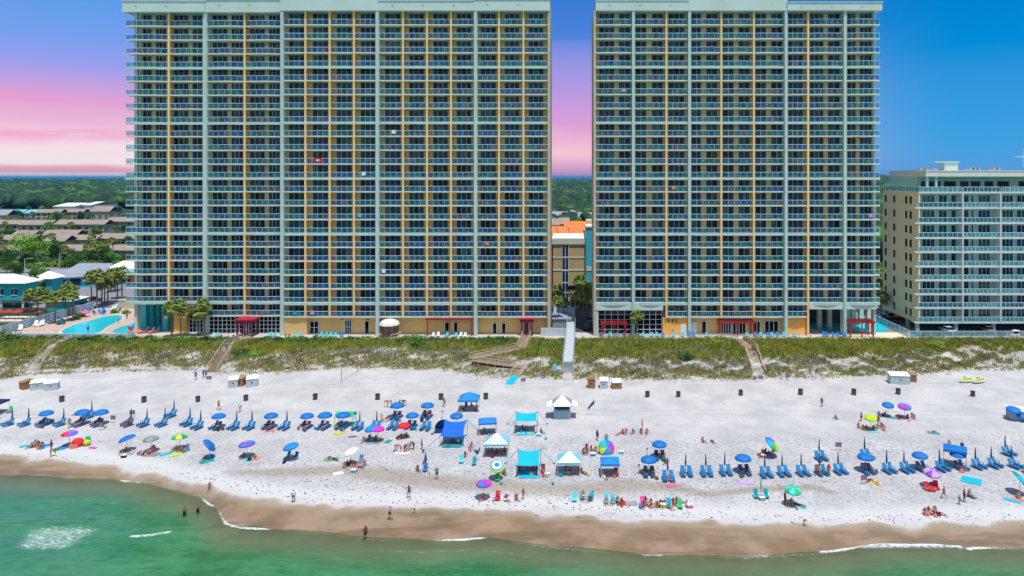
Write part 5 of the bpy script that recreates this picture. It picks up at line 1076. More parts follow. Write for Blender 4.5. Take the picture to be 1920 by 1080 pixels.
LANDM = [(146,830,'the red tent'),(283,845,'the grey umbrella'),(337,842,'the lime striped umbrella'),(238,845,'the tilted blue umbrella'),(393,858,'the steeply tilted umbrella'),(463,855,'the left rainbow umbrella'),(545,860,'the teal blue umbrella'),(622,862,'the green towel'),(665,870,'the white tilted umbrella'),(700,828,'the light blue umbrella'),(757,820,'the red umbrella'),(850,825,'the royal blue shade'),(879,768,'the blue peaked canopy'),(914,812,'the small blue canopy'),(932,850,'the left white canopy'),(987,810,'the far turquoise shade'),(991,885,'the near turquoise shade'),(1066,885,'the right white canopy'),(1143,888,'the square blue canopy'),(1054,781,'the kiosk'),(1137,848,'the fallen rainbow umbrella'),(907,935,'the purple umbrella'),(1092,936,'the three aqua chairs'),(1255,950,'the turquoise chair crowd'),(1165,944,'the red towel'),(1448,855,'the tilted rainbow umbrella'),(1487,946,'the green umbrella'),(1427,930,'the teal chairs'),(1748,915,'the lilac umbrella'),(1665,780,'the small blue umbrella'),(1696,783,'the pink and blue umbrella'),(1632,805,'the lime umbrella'),(1821,901,'the large turquoise sheet'),(1828,938,'the striped sheet'),(1789,873,'the flat blue canopy'),(933,898,'the striped round umbrella'),(798,880,'the wide folded umbrella'),(735,765,'the middle trash bins'),(1217,890,'the first right umbrella'),(1191,812,'the open upper sand'),(1328,828,'the open sand by the right loungers'),(1541,763,'the upper right sand'),(550,941,'the wet sand edge'),(700,990,'the middle wet sand'),(358,970,'the green sea'),(385,708,'the left dune path'),(430,770,'the left trash bins'),(1508,985,'the right wet sand'),(1745,962,'the right water edge'),(393,914,'the left wet sand'),(96,855,'the far left wet sand'),(1412,680,'the right stairs'),(445,640,'the left tower stairs'),(170,612,'the left pool')]
def near_lm(px, py):
    return min(LANDM, key=lambda q: (q[0]-px)**2+4*(q[1]-py)**2)[2]
PEOPLE = []
def pp(px, py, nm, outfit, skin='skin_a', hair='hair_dark', sc=1.0, lon=False, rz=None, dz=0, loc=None, lm=None):
    p = loc if loc is not None else P(px, py, dz)
    if rz is None: rz = random.uniform(-.9,.9) if nm in ('sit','lie','recline') else random.uniform(-2.6,2.6)
    names = {'trunks':'swim trunks','bikini':'bikini','onepiece':'swimsuit','shirt':'shirt','dress':'dress'}
    top = outfit[-1]; wear = f"{CW.get(top[1],top[1])} {names[top[0]]}"
    who = 'child' if sc < .75 else 'person'
    t = person(p, rz, nm, skin, hair, outfit, '', sc, lon)
    PEOPLE.append([t, f"{who} {POSEW[nm]} in {wear} near {lm or near_lm(px, py)}", px])
tr = lambda c: [('trunks', c)]; bk = lambda c: [('bikini', c)]; op = lambda c: [('onepiece', c)]; ts = lambda c, s: [('trunks', c), ('shirt', s)]; dr = lambda c: [('dress', c)]
a, b_, c_ = 'skin_a', 'skin_b', 'skin_c'
LST = [(346,977,'stand',tr('black'),b_),(371,971,'akimbo',tr('black'),b_),(393,915,'sit',bk('black'),b_),(550,942,'stand',ts('navy','white'),b_),(685,1013,'akimbo',tr('black'),c_),(731,975,'walk',ts('black','lilac'),a),(777,963,'stand',ts('navy','white'),a,.62),(767,934,'akimbo',bk('black'),b_),(819,899,'stand',ts('navy','teal'),a),(96,856,'bend',tr('grey'),b_),
 (410,769,'walk',tr('red'),b_),(450,773,'walk',ts('black','white'),a),(726,763,'bend',bk('black'),b_),(733,761,'bend',bk('white'),b_),(750,761,'bend',tr('navy'),b_),(757,761,'bend',bk('black'),c_),(735,765,'sit',tr('black'),b_,.65),(745,765,'sit',tr('turq'),b_,.65),(833,763,'walk',ts('black','grey'),c_),(791,843,'stand',ts('navy','lilac'),b_),
 (743,846,'bend',bk('red'),b_),(751,848,'bend',bk('pink'),b_),(759,848,'bend',bk('black'),b_),(767,845,'bend',bk('red'),b_),(775,843,'bend',tr('navy'),b_),(682,828,'sit',bk('black'),b_),(693,824,'sit',tr('navy'),b_),(705,825,'sit',bk('purple'),b_),(716,790,'recline',bk('red'),b_),(727,790,'recline',bk('coral'),b_),
 (386,709,'stand',ts('navy','bluec'),b_),(381,708,'stand',tr('maroon'),b_),(367,712,'stand',dr('teal'),b_),
 (1120,826,'stand',tr('navy'),b_),(1137,834,'stand',ts('teal','grey'),b_),(1161,814,'lie',bk('red'),b_),(1168,813,'sit',bk('black'),b_),(1174,812,'sit',tr('navy'),b_),(1187,813,'sit',ts('red','teal'),b_),(1202,812,'sit',bk('black'),b_),(1213,813,'sit',bk('yellow'),b_),(1204,806,'stand',bk('coral'),b_),(1318,829,'sit',bk('pink'),b_),(1336,829,'lie',bk('black'),b_),(1541,763,'walk',tr('black'),c_),
 (1094,851,'sit',bk('yellow'),b_),(1101,849,'sit',tr('black'),b_),(1100,841,'sit',tr('maroon'),b_),(1109,845,'sit',tr('navy'),b_),(1117,846,'sit',bk('purple'),b_),
 (1249,868,'lie',ts('black','grey'),b_),(1255,902,'sit',bk('pink'),a),(1424,855,'lie',bk('black'),b_),(1430,852,'sit',tr('navy'),b_),(1436,851,'sit',bk('navy'),b_),(1442,855,'sit',tr('red'),b_),(1449,853,'sit',bk('red'),b_),(1433,856,'sit',bk('coral'),b_),
 (1532,889,'recline',bk('black'),b_),(1554,893,'stand',ts('green_cloth','red'),b_),(1472,947,'stand',tr('black'),b_),(1480,948,'sit',bk('pink'),b_),(1484,946,'sit',bk('lilac'),a),(1497,948,'lie',tr('navy'),b_),(1508,985,'bend',bk('pink'),b_,.7),(1641,905,'lie',bk('yellow'),b_),(1630,902,'lie',tr('black'),b_),
 (1770,935,'walk',tr('red'),b_),(1799,946,'stand',ts('teal','green_cloth'),b_,.72),(1808,941,'akimbo',tr('black'),b_),(1817,932,'sit',bk('red'),b_),(1734,964,'sit',bk('green_cloth'),b_),(1741,962,'sit',tr('coral'),b_),(1747,965,'lie',bk('red'),b_),(1753,960,'sit',tr('slategrey'),b_),(1759,963,'lie',tr('black'),b_),
 (1780,845,'stand',tr('coral'),b_),(1804,850,'stand',ts('navy','navy'),b_),(1648,780,'sit',bk('pink'),b_),(1660,780,'sit',tr('navy'),b_),(1684,785,'sit',bk('red'),b_),(1690,784,'lie',bk('red'),b_),(1702,785,'sit',bk('pink'),b_),(1710,782,'sit',tr('black'),b_),(1714,785,'sit',bk('red'),b_),
 (1615,790,'stand',ts('black','slategrey'),b_),(1610,802,'sit',bk('purple'),b_),(1618,805,'sit',bk('coral'),b_),(1625,806,'sit',tr('red'),b_),(1638,806,'sit',tr('green_cloth'),b_),(1647,798,'stand',bk('black'),b_),(1645,804,'sit',bk('coral'),b_),(1653,801,'sit',tr('navy'),b_),(1657,806,'sit',bk('pink'),b_),
 (933,937,'sit',bk('red'),b_),(950,938,'sit',ts('navy','purple'),b_),(968,937,'sit',tr('red'),b_),(981,936,'akimbo',bk('coral'),b_,.8),(1093,938,'recline',bk('yellow'),b_),(1107,940,'recline',ts('navy','turq'),b_),(1137,944,'sit',bk('pink'),a),(1149,945,'sit',ts('navy','aqua'),a),(1158,942,'sit',bk('magenta'),b_),(1165,945,'sit',tr('coral'),b_),
 (1205,945,'sit',bk('red'),b_),(1210,943,'sit',bk('maroon'),b_),(1216,949,'lie',bk('coral'),b_),(1221,947,'sit',bk('yellow'),b_),(1207,951,'sit',bk('magenta'),b_),(1232,951,'sit',bk('black'),a),(1239,949,'sit',tr('navy'),b_),(1246,948,'sit',tr('green_cloth'),b_),(1255,945,'sit',bk('black'),b_),(1262,945,'sit',tr('red'),b_),(1269,944,'sit',bk('black'),b_),(1277,945,'lie',tr('navy'),b_),(1288,950,'sit',bk('magenta'),b_),(1255,953,'sit',ts('navy','turq'),b_),
 (59,840,'sit',bk('coral'),b_),(66,836,'sit',bk('maroon'),b_),(72,836,'sit',tr('maroon'),b_),(79,838,'sit',bk('pink'),b_),(72,842,'sit',bk('coral'),b_),(96,845,'stand',tr('maroon'),b_),(108,842,'lie',tr('green_cloth'),b_),(134,840,'sit',tr('maroon'),b_),
 (236,848,'sit',bk('maroon'),b_),(261,851,'lie',bk('coral'),b_),(283,850,'recline',bk('red'),b_),(330,845,'sit',tr('green_cloth'),b_),(340,847,'sit',bk('red'),b_),(350,846,'sit',tr('bluec'),b_),(382,862,'lie',tr('black'),b_),(457,858,'sit',tr('navy'),b_),(478,859,'lie',bk('red'),b_),(548,862,'sit',tr('maroon'),b_),(617,861,'lie',bk('black'),b_),(627,862,'lie',tr('navy'),b_),
 (646,876,'sit',bk('coral'),b_),(651,874,'sit',tr('teal'),b_),(657,872,'sit',bk('red'),b_),(663,873,'sit',bk('coral'),b_),(668,877,'lie',bk('coral'),b_),(679,876,'lie',bk('red'),b_),(684,872,'sit',bk('red'),b_),(783,883,'sit',bk('red'),b_),(797,881,'recline',bk('pink'),b_),
 (868,772,'sit',ts('navy','navy'),b_),(874,771,'stand',ts('navy','maroon'),b_),(884,772,'akimbo',bk('red'),b_),(894,772,'stand',ts('black','grey'),b_),(908,811,'sit',tr('maroon'),b_),(917,815,'lie',ts('grey','grey'),b_),(925,815,'lie',bk('coral'),b_),(974,808,'sit',tr('navy'),b_),(980,806,'sit',ts('black','bluec'),b_),(987,807,'sit',tr('navy'),b_),(998,809,'sit',tr('green_cloth'),b_),(1003,812,'lie',tr('magenta'),b_),
 (1015,812,'sit',bk('black'),b_),(916,849,'sit',tr('navy'),b_),(923,850,'sit',bk('magenta'),b_),(931,851,'sit',tr('maroon'),b_),(939,850,'sit',bk('purple'),b_),(946,848,'sit',bk('red'),b_),(974,884,'sit',tr('green_cloth'),b_),(982,882,'sit',tr('navy'),b_),(990,880,'sit',tr('black'),b_),(999,883,'sit',tr('green_cloth'),b_),(1006,884,'sit',tr('maroon'),b_),(1019,893,'sit',ts('red','red'),b_),(945,889,'sit',ts('navy','slategrey'),b_),(937,886,'sit',tr('lilac'),a),
 (1060,889,'recline',bk('maroon'),b_),(1068,889,'recline',tr('maroon'),b_),(1085,886,'sit',tr('black'),b_),(1091,887,'sit',bk('black'),b_),(1096,888,'lie',bk('yellow'),b_),(1136,893,'sit',tr('navy'),b_),(1134,896,'lie',bk('pink'),b_),(1155,894,'sit',tr('navy'),b_),(839,832,'sit',tr('navy'),b_),(849,832,'sit',tr('black'),b_),(858,832,'sit',ts('navy','white'),b_),(882,845,'sit',bk('magenta'),a),(884,838,'sit',bk('pink'),a),(872,857,'sit',bk('maroon'),b_),
 (752,822,'sit',bk('red'),b_),(762,820,'sit',tr('purple'),b_),(932,898,'sit',tr('green_cloth'),b_),(907,938,'sit',bk('maroon'),b_),(1745,918,'sit',bk('red'),b_),(1910,934,'sit',tr('navy'),b_),(1750,811,'lie',tr('maroon'),b_),(146,777,'lie',bk('red'),b_),(1567,784,'sit',tr('teal'),b_,.7),(130,803,'stand',tr('green_cloth'),b_)]
for e in LST:
    px, py, nm, out, sk = e[:5]; sc = e[5] if len(e) > 5 else random.uniform(.95,1.04)
    fem = out[0][0] in ('bikini','onepiece','dress'); skn = sk if sk != 'skin_b' else random.choice(['skin_b','skin_b','skin_a','skin_a','skin_c'])
    pp(px, py, nm, out, skn, random.choice(['hair_dark','hair_dark','hair_brown','hair_brown','hair_blond']), sc, fem)
cl = ['navy','red','black','coral','pink','teal','magenta','maroon','bluec','grey','purple']; random.seed(5)
for (w_, hh, desc, sn, px, stt) in SEATS:
    if (stt == 'O' and random.random() < .72) or px in (239, 1541) and sn == 'left' or px == 239:
        fem = random.random() < .5; o_ = bk(random.choice(cl)) if fem else (tr(random.choice(cl)) if random.random() < .7 else ts('navy', random.choice(cl)))
        pp(px, 0, 'recline', o_, random.choice(['skin_a','skin_b','skin_b','skin_c']), random.choice(['hair_dark','hair_brown']), 1.0, fem, rz=hh, loc=Vector((w_.x, w_.y, w_.z)), lm='x')
        PEOPLE[-1][1] = f"person on the {sn} lounger of the {desc}"
for i, (px, y, z, nm, o_) in enumerate([(1411,143.5,4.3,'sit',bk('red')),(1416,142.5,4.3,'sit',bk('maroon')),(1414,140.5,3.9,'sit',ts('navy','lilac')),(425,145,3.7,'stand',ts('navy','aqua')),(75,137,2.9,'walk',ts('grey','white')),(165,160,4.01,'stand',tr('black')),(222,170,4.01,'stand',tr('navy')),(238,175,4.01,'stand',bk('red')),(1261,156.2,4.02,'stand',ts('black','purple')),(415,154.8,4.01,'sit',bk('coral')),(428,155,4.01,'sit',ts('navy','white')),(438,154.6,4.01,'sit',tr('teal')),(536,155.5,4.01,'sit',bk('red')),(543,155.5,4.01,'sit',tr('navy'))]):
    pp(px, VY+(H-z)*F/y, nm, o_, 'skin_b', 'hair_dark', 1, o_[0][0] == 'bikini', loc=Vector((X(px, y), y, z)))
grp = {}
for t, l, px in PEOPLE: grp.setdefault(l, []).append((px, t))
for l, L in grp.items():
    L.sort(key=lambda q: q[0])
    for i, (px, t) in enumerate(L):
        t['label'] = l if len(L) == 1 else f"{l}, {['leftmost','second from left','third from left','fourth from left','fifth from left','sixth from left','seventh from left'][min(i,6)]}"
HAZE = 0.00006
# ------------------------------------------------------------------ trees
def palm_fn(seed, hgt=6.5, r=2.3, cm='palm_leaf'):
    def fn():
        rr = random.Random(seed); t = thing('palm_tree', '', 'palm tree'); b = MB(); px_ = Vector((0,0,-.2)); lean = (rr.uniform(-.3,.3), rr.uniform(-.3,.3))
        for i in range(6):
            q = Vector((lean[0]*(i+1)**2/36*1.4, lean[1]*(i+1)**2/36*1.4, hgt*(i+1)/6)); b.tube(px_, q, .19-.012*i, 7, 0, .178-.012*i); px_ = q
        b.tube(px_, px_+Vector((0,0,.5)), .22, 7, 0, .1); b.build('trunk', 'trunk', t); top = px_+Vector((0,0,.3)); b = MB()
        for k in range(60):
            az = rr.uniform(0, 6.283); el = rr.uniform(-.75, 1.25); L = r*rr.uniform(.75,1.1); d = Vector((math.cos(az)*math.cos(el), math.sin(az)*math.cos(el), math.sin(el)))
            side = d.cross(Vector((0,0,1))).normalized(); base = top; c = top+d*L*.5; mm = 1 if (el < -.35 and rr.random() < .6) else 0
            for j in range(9):          # fan leaflets
                f = (j-4)/4; a = f*1.05; dd = (d*math.cos(a)+side*math.sin(a)).normalized(); e = c+dd*L*.55*(1-.25*abs(f)); e.z -= .28*L*(.5+abs(f)*.6); m_ = c+dd*L*.28+side*.07*L
                b.add([c, m_, e, c+dd*L*.28-side*.07*L], [(0,1,2,3)], mm)
            b.add([base+side*.03, base-side*.03, c-side*.03, c+side*.03], [(0,1,2,3)], mm)
        b.build('crown', [cm, 'palm_dry'], t); return t
    return fn
PALMS = [Proto(palm_fn(s, h)) for s, h in ((1,6.2),(2,7.0),(3,5.4))]
def palm(px, ybase, Y, label, grp, sc=1.0, z=4.0): return PALMS[random.randrange(3)].put((X(px, Y), Y, z), random.uniform(0,6), label, grp, sc)
for i, (px, top, sc) in enumerate([(322,1,1.0),(339,1,.95),(353,1,.72),(372,1,.98),(384,1,.95)]): palm(px, 0, 155.5+.3*i, f'palm in front of the left tower ground floor, {ORD[i+1]} from the left of five', 'palms in front of the left tower', sc)
palm(1194, 0, 155.4, 'single short palm in front of the right tower', None, .82)
nn = 0
for px, py, sc in [(57,603,.9),(70,600,1.0),(103,606,1.05),(122,590,.95),(130,592,.95),(138,601,1.1),(86,598,.8),(182,578,1.2),(190,574,1.15),(196,572,1.1),(202,568,1.1),(220,560,1.1),(229,567,1.15),(62,565,1.0),(78,560,.9),(172,560,1.0),(208,548,1),(216,545,1)]:
    nn += 1; x, y = pxy(px, py, 4); palm(px, 0, y, f'palm between the pool and the low buildings on the left, {ORD[nn]} planted', 'palms behind the left pool', sc)
nn = 0
for px, py, sc in [(1046,585,1),(1057,600,.75),(1086,575,1),(1090,572,1.05),(1094,606,1.15),(1101,604,1.1),(1076,575,.8),(1048,610,.8),(1103,578,1)]:
    nn += 1; x, y = pxy(px, py, 4); palm(px, 0, y, f'palm in the gap between the two towers, {ORD[nn]} planted', 'palms between the towers', sc)
for i, (px, py, sc) in enumerate([(1650,582,1.2),(1654,600,1),(1648,560,1.3)]): x, y = pxy(px, py, 4); palm(px, 0, y, f'palm between the right tower and the lower hotel, {ORD[i+1]} planted', 'palms by the lower hotel', sc)
def tree_fn(seed, cm, h=7, r=4):
    def fn():
        rr = random.Random(seed); t = thing('leafy_tree', '', 'tree'); b = MB().tube((0,0,-.2),(0,0,h*.45),.28,7,0,.18); cs = []
        for i in range(9):
            a = rr.uniform(0,6.28); e = Vector((math.cos(a)*r*rr.uniform(.3,.75), math.sin(a)*r*rr.uniform(.3,.75), h*rr.uniform(.5,.9))); b.tube((0,0,h*.4), e, .12, 5, 0, .04); cs.append((e, r*rr.uniform(.3,.5)))
        b.build('trunk','trunk',t); b = MB()
        for c, q in cs:
            for k in range(170):
                v = Vector((rr.gauss(0,1), rr.gauss(0,1), rr.gauss(0,.75))).normalized()*q*rr.uniform(.55,1.1); p = c+v; s = rr.uniform(.18,.4); u = Vector((rr.gauss(0,1),rr.gauss(0,1),rr.gauss(0,1))).normalized(); w_ = u.orthogonal().normalized()
                b.add([p+u*s, p+w_*s*.6, p-u*s, p-w_*s*.6], [(0,1,2,3)])
        b.build('crown', cm, t); return t
    return fn
LT1 = Proto(tree_fn(5,'leaf_lime',8,5.5)); LT2 = Proto(tree_fn(6,'leaf_dark',6.5,4.5)); LT3 = Proto(tree_fn(8,'leaf',6,4))
def btree(pr, px, py, lab, grp=None, sc=1): x, y = pxy(px, py, 4); return pr.put((x, y, 4), random.uniform(0,6), lab, grp, sc)
btree(LT1, 62, 490, 'large bright lime green tree in front of the low condominiums', None, 1.35)
btree(LT2, 115, 495, 'dark round tree right of the bright lime green tree', None, 1.1)
nn = 0
for px, py, sc, k in [(5,505,1,0),(30,522,.7,0),(150,497,.9,1),(165,497,.9,0),(185,497,1,1),(215,500,1,0),(228,520,1,0),(12,480,.8,1),(140,500,.9,0),(60,512,.6,0),(75,530,.9,0),(88,535,.9,0),(50,538,.8,1),(22,512,.6,0),(130,510,.8,0),(5,545,.8,1),(95,460,.9,1),(130,470,.7,0),(8,430,1,1),(20,424,1.1,0),(60,432,1,1),(98,440,1.3,0),(142,440,1,0),(200,435,1,1),(182,446,1,0),(225,440,1,1),(15,447,1,0),(85,400,1.4,1),(110,412,1.2,0),(160,418,1.2,1),(30,412,1.3,0),(215,405,1.3,1),(190,478,.9,0),(225,478,1.2,1),(120,452,.8,0),(185,465,.8,0),(45,405,1.3,1),(150,405,1.3,0)]:
    nn += 1; btree((LT3, LT2)[k], px, py, f'bushy tree among the low condominiums on the left, {ORD[min(nn,30)]} planted', 'trees among the low condominiums', sc)
for k in range(110):
    px = random.uniform(-20, 236); py = random.choice([406,414,425,430,436,444,451,456,466,470,476,480,488,492,496,500]) + random.uniform(-3,3)
    if random.random() < .6: nn += 1; btree(random.choice([LT3, LT2, LT3]), px, py, 'small bushy tree between the low condominium roofs', 'small trees between the condominium roofs', random.uniform(.45,.8))
    else: x, y = pxy(px, py, 4); palm(px, 0, y, 'palm between the low condominium roofs on the left', 'palms between the condominium roofs', random.uniform(.8,1.25))
# ------------------------------------------------------------------ low condominiums and other far buildings
def condo(px0, px1, py, h, dp, rh, lab, wall='condo_wall', roof='roof_grey', bays=True, hip=False, cat='building', name='condominium'):
    _, y = pxy(0, py, 4); x0, x1 = X(px0, y), X(px1, y); t = thing(name, lab, cat, ((x0+x1)/2, y, 4)); w_ = (x1-x0)/2; dp, rh = (dp*.74, rh*.74) if name == 'condominium' else (dp, rh)
    wl = MB().box(-w_,0,-.2,w_,dp,h).build('wall', wall, t)
    b = MB(); (b.hip(-w_,0,w_,dp,h+.1,h+rh,.7,over=.7) if hip else b.gable(-w_,0,w_,dp,h+.16,h+rh,over=.7)); b.build('roof', roof, t)
    n = max(1, int(2*w_/4.2))
    if bays:
        for i in range(n):
            c = -w_+2*w_*(i+.5)/n
            b = MB().box(c-1.35,-.06,.4,c+1.35,-.003,min(h*.9,2.4),1).box(c-1.45,-.1,.3,c-1.36,-.004,h*.92,0).box(c+1.36,-.1,.3,c+1.45,-.004,h*.92,0)
            if h > 4.5: b.box(c-1.35,-.06,3.1,c+1.35,-.003,5.2,1).box(c-1.35,-.3,2.6,c+1.35,-.005,2.8,0)
            b.build('window', ['trim', 'condo_dark'], wl)
    return t
for (a, c, py, h, dp, rh, lab) in [(-30,38,485,3.6,11,3.0,'grey roofed condominium at the left edge nearest the road'),(108,172,487,3.8,12,3.4,'grey roofed condominium behind the dark round tree'),(173,250,486,3.8,12,3.2,'grey roofed condominium nearest the left tower'),
  (-20,22,462,3.6,11,3,'brown roofed condominium at the left edge, second row'),(15,60,463,3.6,12,3.6,'brown roofed condominium above the lime tree'),(82,120,466,3.6,13,3.8,'brown roofed condominium above the dark tree'),(122,178,463,3.6,12,3.4,'brown roofed condominium in the middle of the second row'),(183,260,462,4.0,13,3.6,'brown roofed condominium next to the left tower, second row'),
  (22,60,455,3.5,12,4,'low brown roof in front of the two storey row, left'),(80,142,453,3.5,12,4,'low brown roof in front of the two storey row, right'),
  (-25,35,438,6.0,14,3.5,'two storey condominium row at the left edge'),(38,92,440,6.2,14,3.8,'two storey condominium row left of the big palms'),(103,195,440,6.4,14,4,'longest two storey condominium row with white posts'),(200,260,432,6,14,4,'two storey condominium row beside the left tower'),
  (66,90,412,6,14,4,'far brown roof above the two storey rows, first'),(93,112,412,6,14,4,'far brown roof above the two storey rows, second'),(115,155,411,6,14,4,'far brown roof above the two storey rows, third'),(170,205,415,8,16,6,'far grey roofs at the end of the condominiums')]:
    condo(a, c, py, h, dp, rh, lab)
condo(10, 40, 408, 4, 20, 4, 'far building with pale aqua metal roof, left', roof='canopy_teal'); condo(46, 68, 408, 4, 20, 4, 'far building with pale aqua metal roof, right', roof='canopy_teal')
condo(-20, 12, 418, 6, 18, 6, 'grey blue roofed building at the left edge far back', roof='roof_slate', bays=False)
for i, (a, c, py, h) in enumerate([(99,124,362,5),(124,143,363,4),(153,176,365,6),(176,198,362,5),(184,196,353,5),(209,222,352,6),(227,234,351,6),(100,140,400,7),(155,170,402,9),(22,28,362,5),(52,56,344,6),(214,232,352,5)]):
    condo(a, c, py, h, 40, 3, f'distant white roofed building in the forest, {ORD[i+1]} of twelve', wall='white', roof='roof_white', bays=False, name='distant_building')
x_, y_ = pxy(165, 352, 4); t = thing('distant_dome', 'distant white arched roof rising from the forest', 'building', (x_, y_, 4)); b = MB(); w_ = 11/F*y_
for i in range(10):
    a0, a1 = math.pi*i/10, math.pi*(i+1)/10; b.add([(w_*math.cos(a0),0,w_*.35*math.sin(a0)+6),(w_*math.cos(a1),0,w_*.35*math.sin(a1)+6),(w_*math.cos(a1),60,w_*.35*math.sin(a1)+6),(w_*math.cos(a0),60,w_*.35*math.sin(a0)+6)],[(3,2,1,0)])
    b.add([(w_*math.cos(a0),0,0),(w_*math.cos(a1),0,0),(w_*math.cos(a1),0,w_*.35*math.sin(a1)+6),(w_*math.cos(a0),0,w_*.35*math.sin(a0)+6)],[(0,1,2,3)])
b.build('shell','roof_white',t)
nn = 0
for (a, c, py, h, rf) in [(1030,1063,425,7,'roof_slate'),(1058,1082,418,6,'roof_grey'),(1085,1112,424,6,'roof_slate'),(1032,1048,440,6,'roof_grey'),(1050,1066,438,6,'roof_grey'),(1078,1090,391,5,'roof_grey'),(1092,1100,389,5,'condo_wall'),(1102,1113,388,5,'roof_grey'),(1098,1112,372,6,'canopy_teal'),(1060,1066,372,4,'white'),(1034,1040,385,4,'roof_white'),(1066,1072,380,5,'white'),(1082,1088,378,4,'cream'),(1042,1050,378,4,'roof_grey')]:
    nn += 1; condo(a, c, py, h, 14 if py > 400 else 22, 4, f'roof seen between the towers beyond the orange hotel roof, {ORD[nn]} of fourteen', roof=rf, name='distant_building')
# teal restaurant, long silver roof building, pavilion
t = thing('beach_house', 'teal wooden house with white hip roof on stilts at the left edge', 'house', (-158,190,4))
wl = MB().box(-12,0,2.2,5.9,5.2,6.9).build('wall','teal_house',t); MB().hip(-12,0,5.9,5.2,7.0,9.2,.4,over=.9).build('roof','roof_white',t)
for xx in (-5,-1.4,2.4): MB().box(xx,-.1,3.6,xx+1.5,-.003,5.4,1).box(xx-.15,-.14,3.45,xx+1.65,-.004,3.6,0).box(xx-.15,-.14,5.4,xx+1.65,-.004,5.55,0).box(xx+.7,-.15,3.6,xx+.8,-.101,5.4,0).build('window',['white','glass_teal'],wl)
for xx in (-11,-6,-1,5): MB().box(xx,.3,-.1,xx+.4,.7,2.2).box(xx,4.4,-.1,xx+.4,4.8,2.2).build('stilt','white',t)
t = thing('beach_house', 'small teal tower with white hip roof behind the teal house', 'house', (X(82,203),203,4)); MB().box(-2.6,0,-.1,2.4,4.5,6.2).build('wall','teal_house',t); MB().hip(-2.6,0,2.4,4.5,6.3,8.2,.1,over=.6).build('roof','roof_white',t)
MB().box(-1,-.1,2.6,.5,-.003,5.2).build('window','glass_teal',t)
t = thing('beach_kiosk_building', 'low teal building with white roof below the palms', 'building', (X(106,186),186,4)); MB().box(-3,0,-.1,4,6,2.6).build('wall','teal_house',t); MB().hip(-3,0,4,6,2.7,3.9,.5,over=.5).build('roof','roof_white',t)
t = thing('restaurant_deck', 'cluster of red parasols on the restaurant deck, at the left edge', 'deck', (X(25,172),172,4)); MB().box(-6,-1,0,6,5,.4).build('deck','cream',t)
for i in range(5): MB().tube((-4.6+2.3*i,1.5,.4),(-4.6+2.3*i,1.5,2.6),.05,5).tube((-4.6+2.3*i,1.5,2.2),(-4.6+2.3*i,1.5,2.9),1.35,8,0,.05).build('parasol','red_paint',t)
rt = thing('long_building', 'long low building with silver metal roof behind the palms', 'building', (X(95,222),222,4), R(28)); wl = MB().box(0,0,-.1,34,9,3.4).build('wall','teal_house',rt); MB().gable(0,0,34,9,3.6,5.8,over=.8).build('roof','roof_slate',rt)
for i in range(8): MB().box(1+4.1*i,-.1,.8,3.9+4.1*i,-.003,2.9).build('window','glass_navy',wl)
rt = thing('pavilion', 'orange pavilion with white hip roof beside the left tower', 'pavilion', (X(222,232),232,4)); MB().box(-5,0,-.1,5,9,4.2).build('wall','roof_orange',rt); MB().hip(-5,0,5,9,4.3,7.6,.2,over=1.4).build('roof','roof_white',rt)
for i in range(4): MB().box(-4.3+2.3*i,-.1,.6,-2.8+2.3*i,-.003,3.2).build('window','dark',rt)
condo(-40, 40, 547, 3, 26, .6, 'flat blue grey roof building at the left edge by the road', roof='roof_slate', bays=False)
condo(135, 205, 520, 3, 12, 2.2, 'grey roofed building behind the silver roof', roof='roof_slate', bays=False)
# roads, lots, lawns (sheets 4 mm steps above the land)
sheet('road', [(-420,262),(-60,262),(-60,276),(-420,276)], 4.03, 'lot'); sheet('road', [(-55,208),(30,208),(30,226),(-55,226)], 4.03, 'lot')
sheet('parking_lot', [(-150,190.5),(-103,190.5),(-103,232),(-190,232)], 4.02, 'lot'); sheet('parking_lot', [(-7,160),(9,160),(9,196),(-7,196)], 4.02, 'asphalt'); sheet('parking_lot', [(60,160),(140,160),(140,240),(60,240)], 4.01, 'lot')
sheet('lawn', [(-330,243),(-160,243),(-160,256),(-330,256)], 4.04, 'lawn'); sheet('lawn', [(-310,280),(-100,280),(-100,292),(-310,292)], 4.04, 'lawn'); sheet('lawn', [(-60,196),(-8,196),(-8,206),(-60,206)], 4.05, 'lawn')
sheet('lawn', [(-119,192),(-98,192),(-98,196),(-119,196)], 4.3, 'lawn')
for (x0, x1, y0, y1, h, lab) in [(-8,7,192,194.5,1.3,'low clipped hedge in front of the inland hotel'),(-260,-190,277,279,2.2,'clipped hedge along the road, left piece'),(-188,-150,277,279.5,2.0,'clipped hedge along the road, right piece'),(-290,-230,238,241,2,'green hedge before the lawn at the left')]:
    t = thing('hedge', lab, 'hedge', (x0,y0,4)); b = MB(); rr = random.Random(int(x1))
    for k in range(int((x1-x0)*(y1-y0)*14)):
        p = Vector((rr.uniform(0,x1-x0), rr.uniform(0,y1-y0), rr.uniform(.1,h))); s = rr.uniform(.15,.4); u = Vector((rr.gauss(0,1),rr.gauss(0,1),rr.gauss(0,1))).normalized(); w_ = u.orthogonal()
        b.add([p+u*s,p+w_*s,p-u*s,p-w_*s],[(0,1,2,3)])
    b.build('foliage','hedge',t)
t = thing('road_barrier', 'white concrete barrier along the road between the towers', 'barrier', (X(1037,207),207,4)); MB().box(0,0,0,13,.3,.7).box(0,-9,0,13,-8.7,.7).build('rail','cream',t)
t = thing('pool_building', 'low pale blue deck building between the towers beside the grey boardwalk', 'building', (X(1033,166),166,4)); MB().box(.4,0,-.1,5.0,8,1.8).build('wall','slate_blue',t); MB().box(.3,-.2,1.8,5.1,8.2,2.0).build('roof','roof_slate',t); MB().box(.4,9,-.1,5.0,20,1.6).build('side_wall','slate_blue',t)
